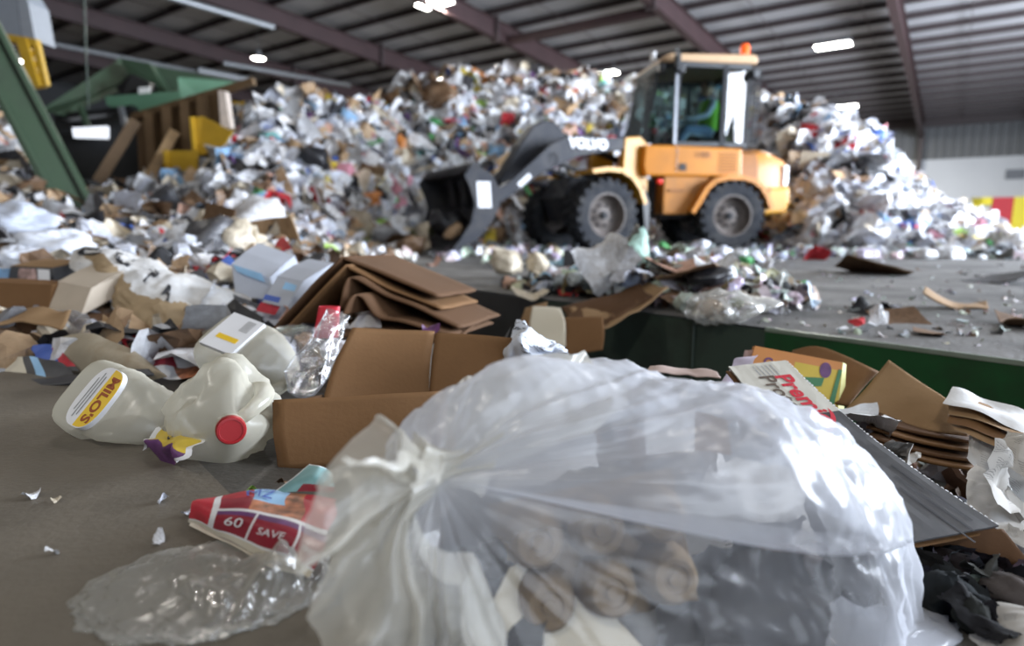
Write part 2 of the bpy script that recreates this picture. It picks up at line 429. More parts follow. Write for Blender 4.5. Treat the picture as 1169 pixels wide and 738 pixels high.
# ------------------------------------------------------------------ wheel loader
m_or = M('loader orange', (.46,.165,.008), .42, var=.1, scale=3, coat=.1, dirt=(.33,.13,.015), dirt_scale=2.5, dirt_amt=.4)
m_ord = M('loader dull orange', (.40,.155,.02), .5, var=.15, scale=4, dirt=(.25,.12,.04), dirt_scale=3, dirt_amt=.6)
m_ork = M('grille brown', (.26,.10,.02), .55, var=.1)
m_yel = M('fender yellow', (.52,.25,.018), .4, var=.1, scale=3, dirt=(.4,.25,.08), dirt_scale=3, dirt_amt=.5)
m_grey = M('loader dark grey', (.030,.032,.040), .55, spec=.18, var=.15, scale=3, dirt=(.07,.065,.06), dirt_scale=3, dirt_amt=.5)
m_blk = M('black rubber trim', (.012,.012,.013), .5)
m_tyre = M('tyre rubber', (.026,.028,.033), .85, spec=.12, var=.25, scale=6, dirt=(.07,.068,.066), dirt_scale=4, dirt_amt=.6)
m_rim = M('dusty wheel rim', (.13,.11,.10), .6, var=.25, scale=6, dirt=(.06,.05,.045), dirt_scale=5, dirt_amt=.7)
m_tan = M('tan roof', (.50,.33,.19), .55, var=.06)
m_cabf = M('cab frame', (.03,.032,.036), .45)
m_chr = M('bright steel tube', (.55,.57,.62), .3, metal=.7, var=.05)
m_glass = glass_mat('cab glass', (.36,.45,.44), .08)
m_beacon = M('beacon orange', (.85,.12,.02), .3, emit=(1,.12,.01), es=.5)
m_lampw = M('lamp lens', (.80,.80,.82), .2)
m_lett = M('white lettering', (.72,.73,.76), .6, var=.03)
m_hood = m_or

TR = math.radians(8); TF = math.radians(26)
fr_f = Vector((-math.cos(TR), -math.sin(TR), 0)); fr_a = Vector((-math.sin(TR), math.cos(TR), 0))
ff_f = Vector((-math.cos(TF), -math.sin(TF), 0)); ff_a = Vector((-math.sin(TF), math.cos(TF), 0))
RO = Vector((3.326, 10.57, 0)); JO = RO + fr_f*1.22; FO = JO + ff_f*1.22
def LR(f, s, z): return RO + fr_f*f - fr_a*s + Z*z
def LF(f, s, z): return FO + ff_f*f - ff_a*s + Z*z
def RMAT(fv, av): return Matrix((fv, -av, Z)).transposed()
L = thing('wheel_loader', 'orange articulated wheel loader with dark grey boom, parked in front of the scrap pile', 'loader', RO)

def prism2(pts, s0, s1, fr):
    k = MB(); k.prism(pts, lambda f, z: fr(f, s0, z), lambda f, z: fr(f, s1, z)); return k

def wheel(fr, f, s, name='wheel', R=.535):
    sgn = 1 if s > 0 else -1
    c = fr(f, s, R); ax = (fr(f, s+sgn, R) - c)
    w = thing_part(name, c)
    hw = .205
    k = MB()
    prof = [(.30,-hw*.75),(.33,-hw*.92),(.40,-hw),(.47,-hw*.97),(.505,-hw*.85),(.505,hw*.85),(.47,hw*.97),(.40,hw),(.33,hw*.92),(.30,hw*.75)]
    k.lathe(prof, 40, c, ax)
    # chevron lugs
    Rm = Vector((0,0,1)).rotation_difference(ax).to_matrix()
    n = 22
    for i in range(n):
        for side in (-1, 1):
            a0 = 2*PI*(i + (0 if side < 0 else .5))/n; da = 2*PI/n
            pts = []
            for (da_, zz, r0, r1) in ((0, .02, .50, .542), (.55, hw*.98, .455, .535)):
                for w_ in (-.21, .21):
                    for r in (r0, r1):
                        a = a0 + (da_ + w_)*da
                        pts.append(c + Rm @ Vector((r*math.cos(a), r*math.sin(a), side*zz)))
            k.add(pts, [(0,1,3,2),(4,6,7,5),(0,4,5,1),(2,3,7,6),(1,5,7,3),(0,2,6,4)])
    k.build('tyre', m_tyre, w, smooth=True, ang=30)
    k = MB(); k.lathe([(.30,-hw*.7),(.30,hw*.72),(.325,hw*.9),(.305,hw*.92),(.285,hw*.7),(.27,hw*.25),(.20,hw*.05),(.16,hw*.1),(.12,hw*.3),(.085,hw*.34),(.0,hw*.36)], 36, c, ax)
    k.build('rim', m_rim, w, smooth=True)
    for i in range(8):
        k = MB(); a = 2*PI*i/8; k.lathe([(0,hw*.30),(.018,hw*.28),(.018,hw*.05)], 8, c + Rm @ Vector((.155*math.cos(a), .155*math.sin(a), 0)), ax); k.build('wheel_bolt', m_tyre, w)
    k = MB()
    k.lathe([(.0,hw*.62),(.05,hw*.6),(.062,hw*.3)], 16, c, ax)
    k.build('hub_cap', m_tyre, w, smooth=True)
    return w
def thing_part(name, loc):
    o = bpy.data.objects.new(name, None); COL.objects.link(o); o.parent = L; o.location = Vector(loc) - L.location; return o
for s in (.675, -.675):
    wheel(LF, 0, s); wheel(LR, 0, s)

# rear frame: chassis, tank sides, hood, counterweight
prism2([(.95,.5),(1.15,.62),(1.15,1.1),(.3,1.1),(-.8,1.0),(-.8,.55),(-.3,.5)], .35, -.35, LR).build('chassis', m_blk, L)
prism2([(-.17,1.14),(1.40,1.14),(1.44,1.30),(1.42,1.60),(.9,1.60),(-.17,1.57)], .74, -.74, LR).build('cab_base', m_or, L, bevel=.03)
k = prism2([(.90,1.20),(.905,1.20),(.905,1.57),(.90,1.57)], .748, .70, LR); k.build('panel_seam', m_chr, L)
prism2([(.75,1.22),(.86,1.22),(.86,1.33),(.75,1.33)], .752, .70, LR).build('vent_plate', m_blk, L)
k = MB()
for i in range(7):
    z = 1.21 + i*.045; f0, f1 = -.08, .22
    k.add([LR(f0,.752,z), LR(f1,.752,z), LR(f1,.742,z+.022), LR(f0,.742,z+.022)], [(0,1,2,3)])
k.build('louver', m_ork, L)
prism2([(1.08,.56),(1.08,1.14),(.32,1.14),(.42,.95),(.62,.66),(.66,.56)], .70, .30, LR).build('side_tank', m_ord, L, bevel=.02)
k = MB(); k.bar(LR(.75,.71,.92), LR(1.0,.71,.92), .02, .05); k.build('step_tread', m_ork, L)
for nm, a, b, mt in (('grille', -.46, -.17, m_ork), ('hood', -1.02, -.46, m_or)):
    sec = lambda f: [(-.70,.98),(-.70,1.30),(-.64,1.50),(-.45,1.58),(.45,1.58),(.64,1.50),(.70,1.30),(.70,.98)]
    k = MB(); fs = np.linspace(a, b, 8)
    def pt(i, j):
        f = a + (b-a)*i; s, z = sec(f)[int(round(j*7))]
        t = max(0, (-f-.45)/.57); s *= 1-.10*t*t; z = .98 + (z-.98)*(1-.30*t**2.6)
        return LR(f, s, z)
    k.grid(10, 8, pt); nn = 8
    k.f.append(tuple(range(8))); k.mi.append(0); k.f.append(tuple(72+i for i in range(8))[::-1]); k.mi.append(0)
    k.build(nm, mt, L, smooth=True, ang=40)
prism2([(-.42,.98),(-.47,.72),(-.62,.55),(-1.0,.58),(-1.05,.75),(-1.04,1.0)], .70, -.70, LR).build('counterweight', m_yel, L, bevel=.05)
k = MB(); k.box(LR(-.95,.655,1.17), (.09,.08,.32), RMAT(fr_f, fr_a)); k.build('tail_light', m_lampw, L, bevel=.02)
k = MB(); k.box(LR(-.62,.70,.93), (.16,.05,.07), RMAT(fr_f, fr_a)); k.build('side_marker', m_ork, L, bevel=.01)
# fenders
def fender(fr, pts, s0, s1, mt, t=.05):
    k = MB()
    n = len(pts)
    for i in range(n-1):
        (f0,z0),(f1,z1) = pts[i], pts[i+1]
        d = Vector((f1-f0, z1-z0)); nrm = Vector((-d.y, d.x)).normalized()*t
        q = [(f0,z0),(f1,z1),(f1+nrm.x,z1+nrm.y),(f0+nrm.x,z0+nrm.y)]
        k.prism(q, lambda f, z: fr(f, s0, z), lambda f, z: fr(f, s1, z))
    k.build('fender', mt, L)
rf = [(.70,.60),(.60,.76),(.47,.98),(.33,1.10),(.12,1.15),(-.15,1.15),(-.33,1.10),(-.47,1.0),(-.58,.85),(-.66,.66)]
fender(LR, rf, .90, .42, m_or, .07); fender(LR, rf, -.42, -.90, m_or, .07)
ffp = [(.30,1.18),(.02,1.22),(-.22,1.21),(-.42,1.12),(-.58,.95),(-.68,.72)]
fender(LF, ffp, .90, .40, m_yel, .06); fender(LF, ffp, -.40, -.90, m_yel, .06)
for s0, s1 in ((.88,.45), (-.45,-.88)):
    prism2([(-.62,.98),(-.74,.72),(-.74,.30),(-.68,.30),(-.62,.7)], s0, s1, LF).build('mud_flap', m_blk, L)

# front frame and boom tower
prism2([(-1.0,.5),(-1.0,.9),(-.5,1.15),(.3,1.1),(.45,.8),(.3,.45)], .34, -.34, LF).build('front_frame', m_grey, L)
for s in (.46, -.46):
    prism2([(-.98,.9),(-.98,1.62),(-.80,1.74),(-.52,1.70),(-.50,1.2),(-.3,1.0)], s+.06, s-.06, LF).build('boom_tower', m_yel, L, bevel=.02)
k = MB(); k.bar(LF(-.90,.62,1.10), LF(-.90,.62,1.62), .04); k.build('grab_bar', m_chr, L)
k = MB(); k.lathe([(0,.04),(.035,.03),(.04,-.03)], 12, LF(-.99,.78,1.05), -ff_a); k.build('marker_lamp', M('red lamp', (.7,.03,.02), .3), L)
arm = [(-.72,1.72),(-.3,1.69),(.48,1.665),(.75,1.55),(1.07,1.28),(1.44,.98),(1.75,.84),(1.84,.74),(1.78,.64),(1.6,.68),(1.35,.82),(.95,1.10),(.6,1.26),(.25,1.40),(-.2,1.48),(-.6,1.54)]
for s in (.45, -.45):
    prism2(arm, s+.05, s-.05, LF).build('boom_arm', m_grey, L, bevel=.015)
k = MB(); k.tube([LF(.72,-.5,1.34), LF(.72,.5,1.34)], .09, 14); k.build('cross_tube', m_grey, L, smooth=True)
# bellcrank with its cylinder and link
prism2([(1.42,1.02),(1.32,1.18),(1.08,1.55),(.86,1.84),(.66,1.94),(.5,1.93),(.34,1.82),(.30,1.70),(.55,1.55),(.72,1.30),(1.0,1.08),(1.3,.92)], .13, -.13, LF).build('bellcrank', m_grey, L, bevel=.03)
k = MB(); k.tube([LF(.42,0,1.78), LF(-.2,0,1.60), LF(-.75,0,1.42)], .055, 12); k.build('tilt_cylinder', m_blk, L, smooth=True)
k = MB(); k.tube([LF(1.35,0,1.0), LF(1.85,0,.98)], .05, 12); k.build('tilt_link', m_grey, L, smooth=True)
for s in (.3, -.3):
    k = MB(); k.tube([LF(-.6,s,.95), LF(.1,s,1.18)], .06, 12); k.tube([LF(.1,s,1.18), LF(.62,s,1.34)], .032, 10); k.build('lift_cylinder', m_blk, L, smooth=True)
k = MB(); k.tube([LF(.3,.2,1.58), LF(-.1,.22,1.75), LF(-.5,.2,1.66), LF(-.9,.15,1.5)], .022, 8); k.tube([LF(.4,-.1,1.5), LF(0,-.1,1.78), LF(-.6,-.1,1.6)], .022, 8); k.build('hydraulic_hose', m_blk, L, smooth=True)
vs, fs = text_verts('VOLVO', .20, bold=.012)
k = MB(); k.add([LF(.12 - v.x, .508, 1.572 + v.y) for v in vs], fs); k.build('lettering', m_lett, L)
vs, fs = text_verts('L30B', .12, bold=.004)
k = MB(); k.add([LF(0,0,0) if False else LR(.48 - v.x, .7475, 1.46 + v.y) for v in vs], fs); k.build('lettering', m_ork, L)
k = MB(); k.add([LF(1.12,.508,1.12),LF(1.30,.508,.97),LF(1.25,.508,.92),LF(1.07,.508,1.07)], [(0,1,2,3)]); k.build('decal', m_lett, L)

# bucket
bprof = [(2.41,.06),(2.12,.22),(1.93,.42),(1.80,.64),(1.80,.86),(1.90,1.04),(2.08,1.13),(2.22,1.10)]
bk = thing_part('bucket', LF(2.0,0,.6))
k = MB(); th = .03
k.grid(len(bprof), 9, lambda i, j: LF(bprof[int(round(i*7))][0], .95-1.9*j, bprof[int(round(i*7))][1]))
k.build('bucket_shell', m_grey, bk, solid=.035)
side = bprof + [(2.28,1.02),(2.20,.86),(2.14,.66),(2.20,.42),(2.36,.20),(2.46,.09)]
for s in (.96, -.96):
    prism2(side, s+.015, s-.015, LF).build('side_plate', m_grey, bk)
k = MB(); k.bar(LF(2.44,.97,.06), LF(2.44,-.97,.06), .14, .025); k.build('cutting_edge', M('worn steel', (.16,.16,.17), .4, metal=.5), bk)
k = MB(); k.tube([LF(2.12,.95,1.13), LF(2.12,-.95,1.13)], .07, 12); k.build('spill_guard', m_grey, bk, smooth=True)
for s in (.45, 0, -.45):
    prism2([(1.95,1.05),(1.72,1.0),(1.66,.72),(1.80,.58),(1.9,.7)], s+.09, s-.09, LF).build('hinge_lug', m_grey, bk)
k = MB(); k.add([LF(1.93,.98,.95),LF(2.12,.98,.95),LF(2.10,.98,.62),LF(1.91,.98,.62)], [(0,1,2,3)]); k.build('decal', m_lett, bk)

# cab
cab = thing_part('cab', LR(.3,0,1.6))
zb, zt = 1.60, 2.80
posts = {'front_near': [(1.42,.58,1.60),(1.30,.70,1.75),(.96,.68,2.80)]}
def bar(k, a, b, w=.06, h=None): k.bar(LR(*a), LR(*b), w, h)
k = MB()
for s in (1, -1):
    bar(k, (.92,.66*s,zb), (.90,.66*s,zt), .075)                  # B post ahead of the door
    bar(k, (1.36,.45*s,zb), (1.14,.45*s,zt), .05)                  # front corner post
    bar(k, (.16,.68*s,zb), (.14,.66*s,zt), .075)
    bar(k, (-.24,.66*s,zb-.02), (-.26,.63*s,zt), .06)
    bar(k, (.92,.68*s,zb+.03), (-.24,.67*s,zb+.03), .06)
    bar(k, (1.36,.45*s,zb+.03), (.92,.66*s,zb+.03), .06)
    bar(k, (.92,.66*s,zt), (-.26,.63*s,zt), .08)
    bar(k, (1.14,.45*s,zt), (.92,.66*s,zt), .08)
bar(k, (1.36,.45,zb+.03), (1.36,-.45,zb+.03)); bar(k, (1.14,.45,zt), (1.14,-.45,zt), .08); bar(k, (-.26,.63,zt), (-.26,-.63,zt), .08); bar(k, (-.24,.66,zb), (-.24,-.66,zb))
k.build('cab_frame', m_cabf, cab)
k = MB(); bar(k, (.955,.75,1.62), (.955,.74,2.72), .035); bar(k, (.955,.75,2.72), (.90,.66,2.78), .03); bar(k, (.955,.75,1.62), (.92,.68,1.62), .03); k.build('handrail', m_chr, cab)
for s in (1, -1):
    k = MB(); k.add([LR(.90,.67*s,zb+.04),LR(.16,.68*s,zb+.04),LR(.14,.66*s,zt),LR(.89,.66*s,zt)], [(0,1,2,3)]); k.build('door_glass', m_glass, cab)
    k = MB(); k.add([LR(.14,.68*s,zb+.04),LR(-.23,.66*s,zb+.04),LR(-.25,.63*s,zt),LR(.12,.66*s,zt)], [(0,1,2,3)]); k.build('rear_side_glass', m_glass, cab)
    k = MB(); k.add([LR(1.35,.46*s,zb+.04),LR(.93,.66*s,zb+.04),LR(.92,.66*s,zt),LR(1.13,.46*s,zt)], [(0,1,2,3)]); k.build('corner_glass', m_glass, cab)
k = MB(); k.add([LR(1.355,.45,zb+.04),LR(1.355,-.45,zb+.04),LR(1.135,-.45,zt),LR(1.135,.45,zt)], [(0,1,2,3)]); k.build('windscreen', m_glass, cab)
k = MB(); k.add([LR(-.24,.64,zb+.04),LR(-.24,-.64,zb+.04),LR(-.26,-.62,zt),LR(-.26,.62,zt)], [(0,1,2,3)]); k.build('rear_glass', m_glass, cab)
prism2([(1.20,2.83),(1.16,2.90),(1.05,2.94),(-.30,2.97),(-.36,2.90),(-.34,2.83)], .72, -.72, LR).build('cab_roof', m_tan, cab, bevel=.03)
# wire guards on windscreen and rear window
k = MB()
for i in range(12):
    s = .46 - .92*i/11; bar(k, (1.42,s,zb+.05), (1.22,s,zt+.02), .012)
for i in range(14):
    t = i/13; bar(k, (1.42-.2*t,.46,zb+.05+1.15*t), (1.42-.2*t,-.46,zb+.05+1.15*t), .012)
for i in range(5):
    t = i/4; s0 = .46 + .26*t; bar(k, (1.42-.45*t,s0,zb+.06), (1.22-.26*t,s0,zt), .012)
for i in range(10):
    t = i/9; bar(k, (1.42-.2*t,.46,zb+.05+1.15*t), (.97,.72,zb+.05+1.15*t), .012)
k.build('windscreen_guard', m_cabf, cab)
k = MB()
for i in range(10):
    s = .66 - 1.32*i/9; bar(k, (-.42,s,1.62), (-.44,s,2.74), .016)
for i in range(13):
    z = 1.62 + 1.12*i/12; bar(k, (-.43,.66,z), (-.43,-.66,z), .014); bar(k, (-.43,.66,z), (-.25,.66,z), .014)
for f in (-.31, -.37, -.43): bar(k, (f,.67,1.62), (f,.67,2.74), .016)
k.build('rear_guard', m_cabf, cab)
k = MB(); c = LR(-.26,.45,2.97); k.lathe([(.05,0),(.05,.05),(.07,.06),(.072,.17),(.05,.21),(0,.22)], 16, c); k.build('beacon', m_beacon, cab, smooth=True)
for (f, s, z) in ((1.16,.62,2.74), (.92,.78,2.70), (-.30,.70,2.68)):
    k = MB(); k.box(LR(f,s,z), (.10,.14,.13), RMAT(fr_f, fr_a)); k.build('work_lamp', m_cabf, cab, bevel=.02)
k = MB(); k.box(LR(1.25,.5,2.93), (.06,.12,.14), RMAT(fr_f, fr_a)); k.build('front_lamp', m_lampw, cab, bevel=.02)
k = MB(); k.tube([LR(.95,.74,2.80), LR(1.0,.80,2.95), LR(1.0,.80,3.0)], .012, 6); k.box(LR(1.0,.84,2.78), (.05,.16,.24), RMAT(fr_f, fr_a)); k.build('wing_mirror', m_cabf, cab)
k = MB(); k.box(LR(.10,0,1.72), (.5,.5,.14), RMAT(fr_f, fr_a)); k.box(LR(-.12,0,2.05), (.12,.46,.66), RMAT(fr_f, fr_a)); k.build('driver_seat', m_blk, cab, bevel=.04)
k = MB(); k.tube([LR(.95,0,1.62), LR(.72,0,1.98)], .03, 8)
st = LR(.70,0,2.0); ax = (LR(.70,0,2.0) - LR(.95,0,1.62)).normalized(); Rm = Vector((0,0,1)).rotation_difference(ax).to_matrix()
k.tube([st + Rm @ Vector((.17*math.cos(a), .17*math.sin(a), 0)) for a in np.linspace(0, 2*PI, 25)], .014, 6, cap=False); k.build('steering_wheel', m_blk, cab, smooth=True)

# the driver
m_vest = M('hi vis vest', (.30,.85,.06), .6, var=.05); m_shirt = M('pale blue shirt', (.50,.62,.78), .8); m_skin = M('skin', (.50,.30,.21), .5, var=.05); m_hair = M('dark hair', (.03,.022,.018), .7); m_jean = M('blue trousers', (.16,.26,.45), .8)
def skinned(name, joints, edges, mat, parent, sub=2, root=0):
    me = bpy.data.meshes.new(name); o = bpy.data.objects.new(name, me); COL.objects.link(o); o.parent = parent
    org = world_loc(parent)
    me.from_pydata([tuple(Vector(j[0]) - org) for j in joints], edges, [])
    md = o.modifiers.new('skin', 'SKIN'); md.use_smooth_shade = True
    for i, j in enumerate(joints):
        r = j[1]; me.skin_vertices[0].data[i].radius = (r, r) if not isinstance(r, tuple) else r
        me.skin_vertices[0].data[i].use_root = (i == root)
    md2 = o.modifiers.new('subd', 'SUBSURF'); md2.levels = sub; md2.render_levels = sub
    me.materials.append(mat); return o
DO = LR(.12,0,1.82)
drv = thing('person', 'loader driver seated in the cab in a bright green high visibility vest', 'person', DO)
def D(f, s, z): return LR(f, s, z)
jn = [(D(.08,0,1.90),(.15,.12)),(D(.07,0,2.10),(.16,.12)),(D(.07,0,2.32),(.19,.12)),(D(.08,0,2.42),.07),(D(.10,0,2.48),.055),
      (D(.08,.19,2.36),.065),(D(.22,.25,2.14),.05),(D(.48,.20,2.08),.04),(D(.58,.17,2.10),.035),
      (D(.08,-.19,2.36),.065),(D(.22,-.25,2.14),.05),(D(.48,-.20,2.08),.04),(D(.58,-.17,2.10),.035),
      (D(.10,.10,1.88),.10),(D(.52,.14,1.90),.075),(D(.66,.14,1.62),.055),(D(.10,-.10,1.88),.10),(D(.52,-.14,1.90),.075),(D(.66,-.14,1.62),.055)]
ed = [(0,1),(1,2),(2,3),(3,4),(2,5),(5,6),(6,7),(7,8),(2,9),(9,10),(10,11),(11,12),(0,13),(13,14),(14,15),(0,16),(16,17),(17,18)]
skinned('body', jn, ed, m_shirt, drv)
def ell(k, c, r, nu=20, nv=14, fn=None):
    def q(i, j):
        th = PI*j; ph = 2*PI*i; d = Vector((math.sin(th)*math.cos(ph), math.sin(th)*math.sin(ph), math.cos(th)))
        if fn: d = fn(d)
        return Vector(c) + fr_f*d.x*r[0] - fr_a*d.y*r[1] + Z*d.z*r[2]
    k.grid(nu, nv, q, closed_u=True)
def face(d):
    e = d.copy()
    if d.x > .5 and abs(d.y) < .25 and -.3 < d.z < .15: e.x += .13*(1-abs(d.y)/.25)
    if d.x > .3 and .05 < d.z < .35 and .2 < abs(d.y) < .55: e.x -= .06
    if d.z < -.5: e.y *= .82
    return e
k = MB(); ell(k, D(.13,0,2.60), (.10,.078,.118), 24, 20, face)
for s in (1,-1): ell(k, D(.12,.08*s,2.59), (.02,.012,.03), 8, 6)
k.build('head', m_skin, drv, smooth=True, ang=180)
k = MB(); ell(k, D(.115,0,2.63), (.108,.086,.105), 20, 12, lambda d: Vector((min(d.x,.55), d.y, max(d.z,-.35)))); k.build('hair', m_hair, drv, smooth=True, ang=180)
k = MB()
sec = [(1.92,.185,.15),(2.1,.19,.15),(2.3,.215,.15),(2.38,.19,.13),(2.42,.10,.09)]
k.grid(24, 5, lambda i, j: D(.07 + sec[int(round(j*4))][2]*math.cos(2*PI*i), sec[int(round(j*4))][1]*math.sin(2*PI*i), sec[int(round(j*4))][0]), closed_u=True)
k.build('vest', m_vest, drv, smooth=True, ang=180)
k = MB()
for s in (.125, -.125):
    k.tube([D(.10,s*.8,1.90), D(.52,s*1.12,1.915), D(.60,s*1.12,1.80), D(.66,s*1.12,1.60)], [.105,.082,.075,.065], 10)
k.build('trousers', m_jean, drv, smooth=True)
for s in (1,-1):
    k = MB(); c = D(.62,.165*s,2.11); ell(k, c, (.045,.04,.02), 10, 8)
    for q in range(4):
        b = D(.65,(.135+.02*q)*s,2.115); k.tube([b, b+fr_f*.03+Z*.008, b+fr_f*.05-Z*.012, b+fr_f*.045-Z*.03], [.009,.009,.008,.006], 6)
    b = D(.62,.125*s,2.115); k.tube([b, b+fr_f*.03-fr_a*(-.012*s), b+fr_f*.05-Z*.01], [.01,.009,.007], 6)
    k.build('hand', m_skin, drv, smooth=True, ang=180)
# ------------------------------------------------------------------ the scrap heaps
TOP = [(-200,95),(-60,100),(0,112),(30,128),(50,160),(75,200),(105,215),(150,214),(190,200),(225,178),(255,150),(272,138),(300,130),(320,114),(350,112),(400,120),(440,117),(465,104),(490,93),(520,87),(600,86),(640,88),(662,94),(700,101),(760,108),(860,112),(900,118),(940,130),(980,143),(1000,153),(1012,168),(1030,184),(1060,207),(1100,218),(1140,238),(1169,262),(1190,285),(1215,300),(1400,310)]
YB = [(-200,6),(0,6.4),(150,6.8),(300,7.6),(400,9.2),(470,11.4),(560,12.0),(850,12.2),(890,11.0),(930,9.6),(1000,8.8),(1100,8.3),(1169,8.0),(1400,7.6)]
RUN = [(-200,4),(100,3.6),(300,4.5),(450,4.0),(850,4.0),(1000,4.6),(1169,3.2),(1300,2)]
FOOT = [(-200,.32),(250,.32),(330,.22),(400,.08),(450,.0),(1400,0)]      # the low layer of scrap the left heap stands on
def px_of(x, y): return 584.5 + 709*x/max(y, .1)
def heap_z(x, y):
    a = px_of(x, y)
    yb = interp(a, YB); yc = yb + interp(a, RUN); zc = CAMZ + (255.0 - interp(a, TOP))/709.0*yc - .22 - (.10 if a > 860 else 0) - (.12 if a > 1050 else 0)
    foot = interp(a, FOOT)
    lo = 0.
    if a < 455:     # low layer from the trench to the heap
        t = min(1, max(0, (y-1.75)/1.2)); edge = min(1, max(0, (440-a)/70)) if y < 7 else 1
        lo = (foot*min(1,(y-1.75)/3.2) + .03) * t * edge if t > 0 else -.05
    else: lo = -.05
    if y < yb: return lo if lo > 0 else -.05
    s = (y-yb)/(yc-yb)
    h = foot + (max(zc,.05)-foot)*(1-(1-min(s,1))**1.25) if s < 1 else zc - .25*(y-yc)
    h += .14*fbm((x*.8, y*.8, 2.1), 1.0)*min(1, s*2)
    return max(h, lo)

# templates of loose pieces, unit size: arrays of vertices and quad/tri faces
def fold_field(n, k, amp, seed):
    r = np.random.default_rng(seed); x = np.linspace(-.5, .5, n); X, Y = np.meshgrid(x, x, indexing='ij'); Zf = np.zeros_like(X)
    for i in range(k):
        a = r.uniform(0, 2*PI); o = r.uniform(-.4, .4); Zf += r.uniform(.4, 1)*np.abs(X*math.cos(a)+Y*math.sin(a)-o)*(1 if i % 2 else -1)
    Zf = (Zf-Zf.mean())*amp + r.normal(0, .012, X.shape)
    return X, Y, Zf, r
def grid_faces(nu, nv): return [(i*nv+j, (i+1)*nv+j, (i+1)*nv+j+1, i*nv+j+1) for i in range(nu-1) for j in range(nv-1)]
def t_sheet(n=6, k=5, amp=.55, seed=0, asp=.8, curl=0.):
    X, Y, Zf, r = fold_field(n, k, amp, seed)
    sx = 1 - .25*np.abs(Zf)*2
    v = np.stack([X*sx + r.normal(0,.02,X.shape), Y*asp*sx + r.normal(0,.02,X.shape), Zf + curl*X*X], -1).reshape(-1,3)
    return v, grid_faces(n, n)
def t_blob(seed=0, sub=2, squash=.6, rough=.38):
    bm = bmesh.new(); bmesh.ops.create_icosphere(bm, subdivisions=sub, radius=.5); r = random.Random(seed); off = Vector((r.uniform(0,99), r.uniform(0,99), r.uniform(0,99)))
    bm.verts.ensure_lookup_table()
    for v in bm.verts:
        d = v.co.normalized(); w = 1 + rough*(noise.noise(d*1.7+off)) + rough*.7*(abs(noise.noise(d*4+off))-.25) + rough*.4*noise.noise(d*9+off)
        v.co = Vector((d.x*.5*w, d.y*.42*w, d.z*.5*squash*w))
    V_ = np.array([v.co[:] for v in bm.verts]); F_ = [tuple(v.index for v in f.verts) for f in bm.faces]; bm.free(); return V_, F_
def t_card(seed=0, bend=.35, asp=.65, th=.02, n=6):
    r = np.random.default_rng(seed); x = np.linspace(-.5,.5,n); X, Y = np.meshgrid(x, x*asp, indexing='ij'); a = r.uniform(0, PI); o = r.uniform(-.15,.15)
    Zf = bend*np.abs(X*math.cos(a)+Y*math.sin(a)-o) + r.normal(0,.008,X.shape); Zf -= Zf.mean()
    top = np.stack([X,Y,Zf+th/2],-1).reshape(-1,3); bot = np.stack([X,Y,Zf-th/2],-1).reshape(-1,3)
    f = grid_faces(n,n); N = n*n; F_ = f + [tuple(N+i for i in q[::-1]) for q in f]
    rim = [i*n for i in range(n)] + [(n-1)*n+j for j in range(1,n)] + [i*n+n-1 for i in range(n-2,-1,-1)] + [j for j in range(n-2,0,-1)]
    for i in range(len(rim)): a_, b_ = rim[i], rim[(i+1)%len(rim)]; F_.append((a_, N+a_, N+b_, b_))
    return np.concatenate([top,bot]), F_
def t_box(seed=0, dims=(1,.6,.5), jit=.06):
    r = np.random.default_rng(seed); n = 4
    vs, fs = [], []
    d = np.array(dims)/2
    for ax in range(3):
        for sg in (-1,1):
            b = len(vs); u, v = (ax+1)%3, (ax+2)%3
            for i in range(n):
                for j in range(n):
                    p = np.zeros(3); p[ax] = sg; p[u] = -1+2*i/(n-1); p[v] = -1+2*j/(n-1)
                    q = p*d; q = q + jit*np.sin(np.array([q[1]*7+seed, q[2]*8+seed*2, q[0]*6+seed*3])); vs.append(q)
            for i in range(n-1):
                for j in range(n-1): f = (b+i*n+j, b+(i+1)*n+j, b+(i+1)*n+j+1, b+i*n+j+1); fs.append(f if sg > 0 else f[::-1])
    return np.array(vs), fs
def t_lathe(prof, n=10, dent=0., seed=0):
    r = random.Random(seed); off = r.uniform(0,50); vs = []
    for (rad, z) in prof:
        for k in range(n):
            a = 2*PI*k/n; w = 1 + dent*noise.noise(Vector((math.cos(a)*1.3+off, math.sin(a)*1.3, z*5))); vs.append((rad*w*math.cos(a), rad*w*math.sin(a)*(1-dent*.6), z))
    fs = [(i*n+k, i*n+(k+1)%n, (i+1)*n+(k+1)%n, (i+1)*n+k) for i in range(len(prof)-1) for k in range(n)]
    v = np.array(vs); v = v[:, [2,0,1]]; return v, fs
BOT = [(0,-.5),(.12,-.5),(.14,-.46),(.13,-.35),(.14,-.2),(.135,-.05),(.14,.1),(.13,.2),(.09,.32),(.045,.4),(.045,.47),(.05,.475),(.05,.5),(0,.5)]
CAN = [(0,-.5),(.24,-.5),(.28,-.44),(.28,.42),(.23,.49),(.22,.5),(0,.48)]
TUB = [(0,-.25),(.32,-.25),(.36,.0),(.42,.25),(.44,.25),(.44,.22),(.40,.22),(.30,-.2),(0,-.2)]

TPL = {'sheet': [t_sheet(6, 5, .6, s, a) for s, a in ((1,.8),(2,1.),(3,.6),(4,.75))], 'bag': [t_blob(s, 2, q) for s, q in ((1,.6),(2,.5),(3,.75))],
       'card': [t_card(s, b, a, n=4) for s, b, a in ((1,.4,.65),(2,.15,.8),(3,.6,.5))], 'box': [t_box(s, d) for s, d in ((1,(1,.7,.35)),(2,(1,.55,.5)))],
       'bottle': [t_lathe(BOT, 8, .5, 3)], 'can': [t_lathe(CAN, 8, .3, 4)], 'tub': [t_lathe(TUB, 9, .3, 5)]}

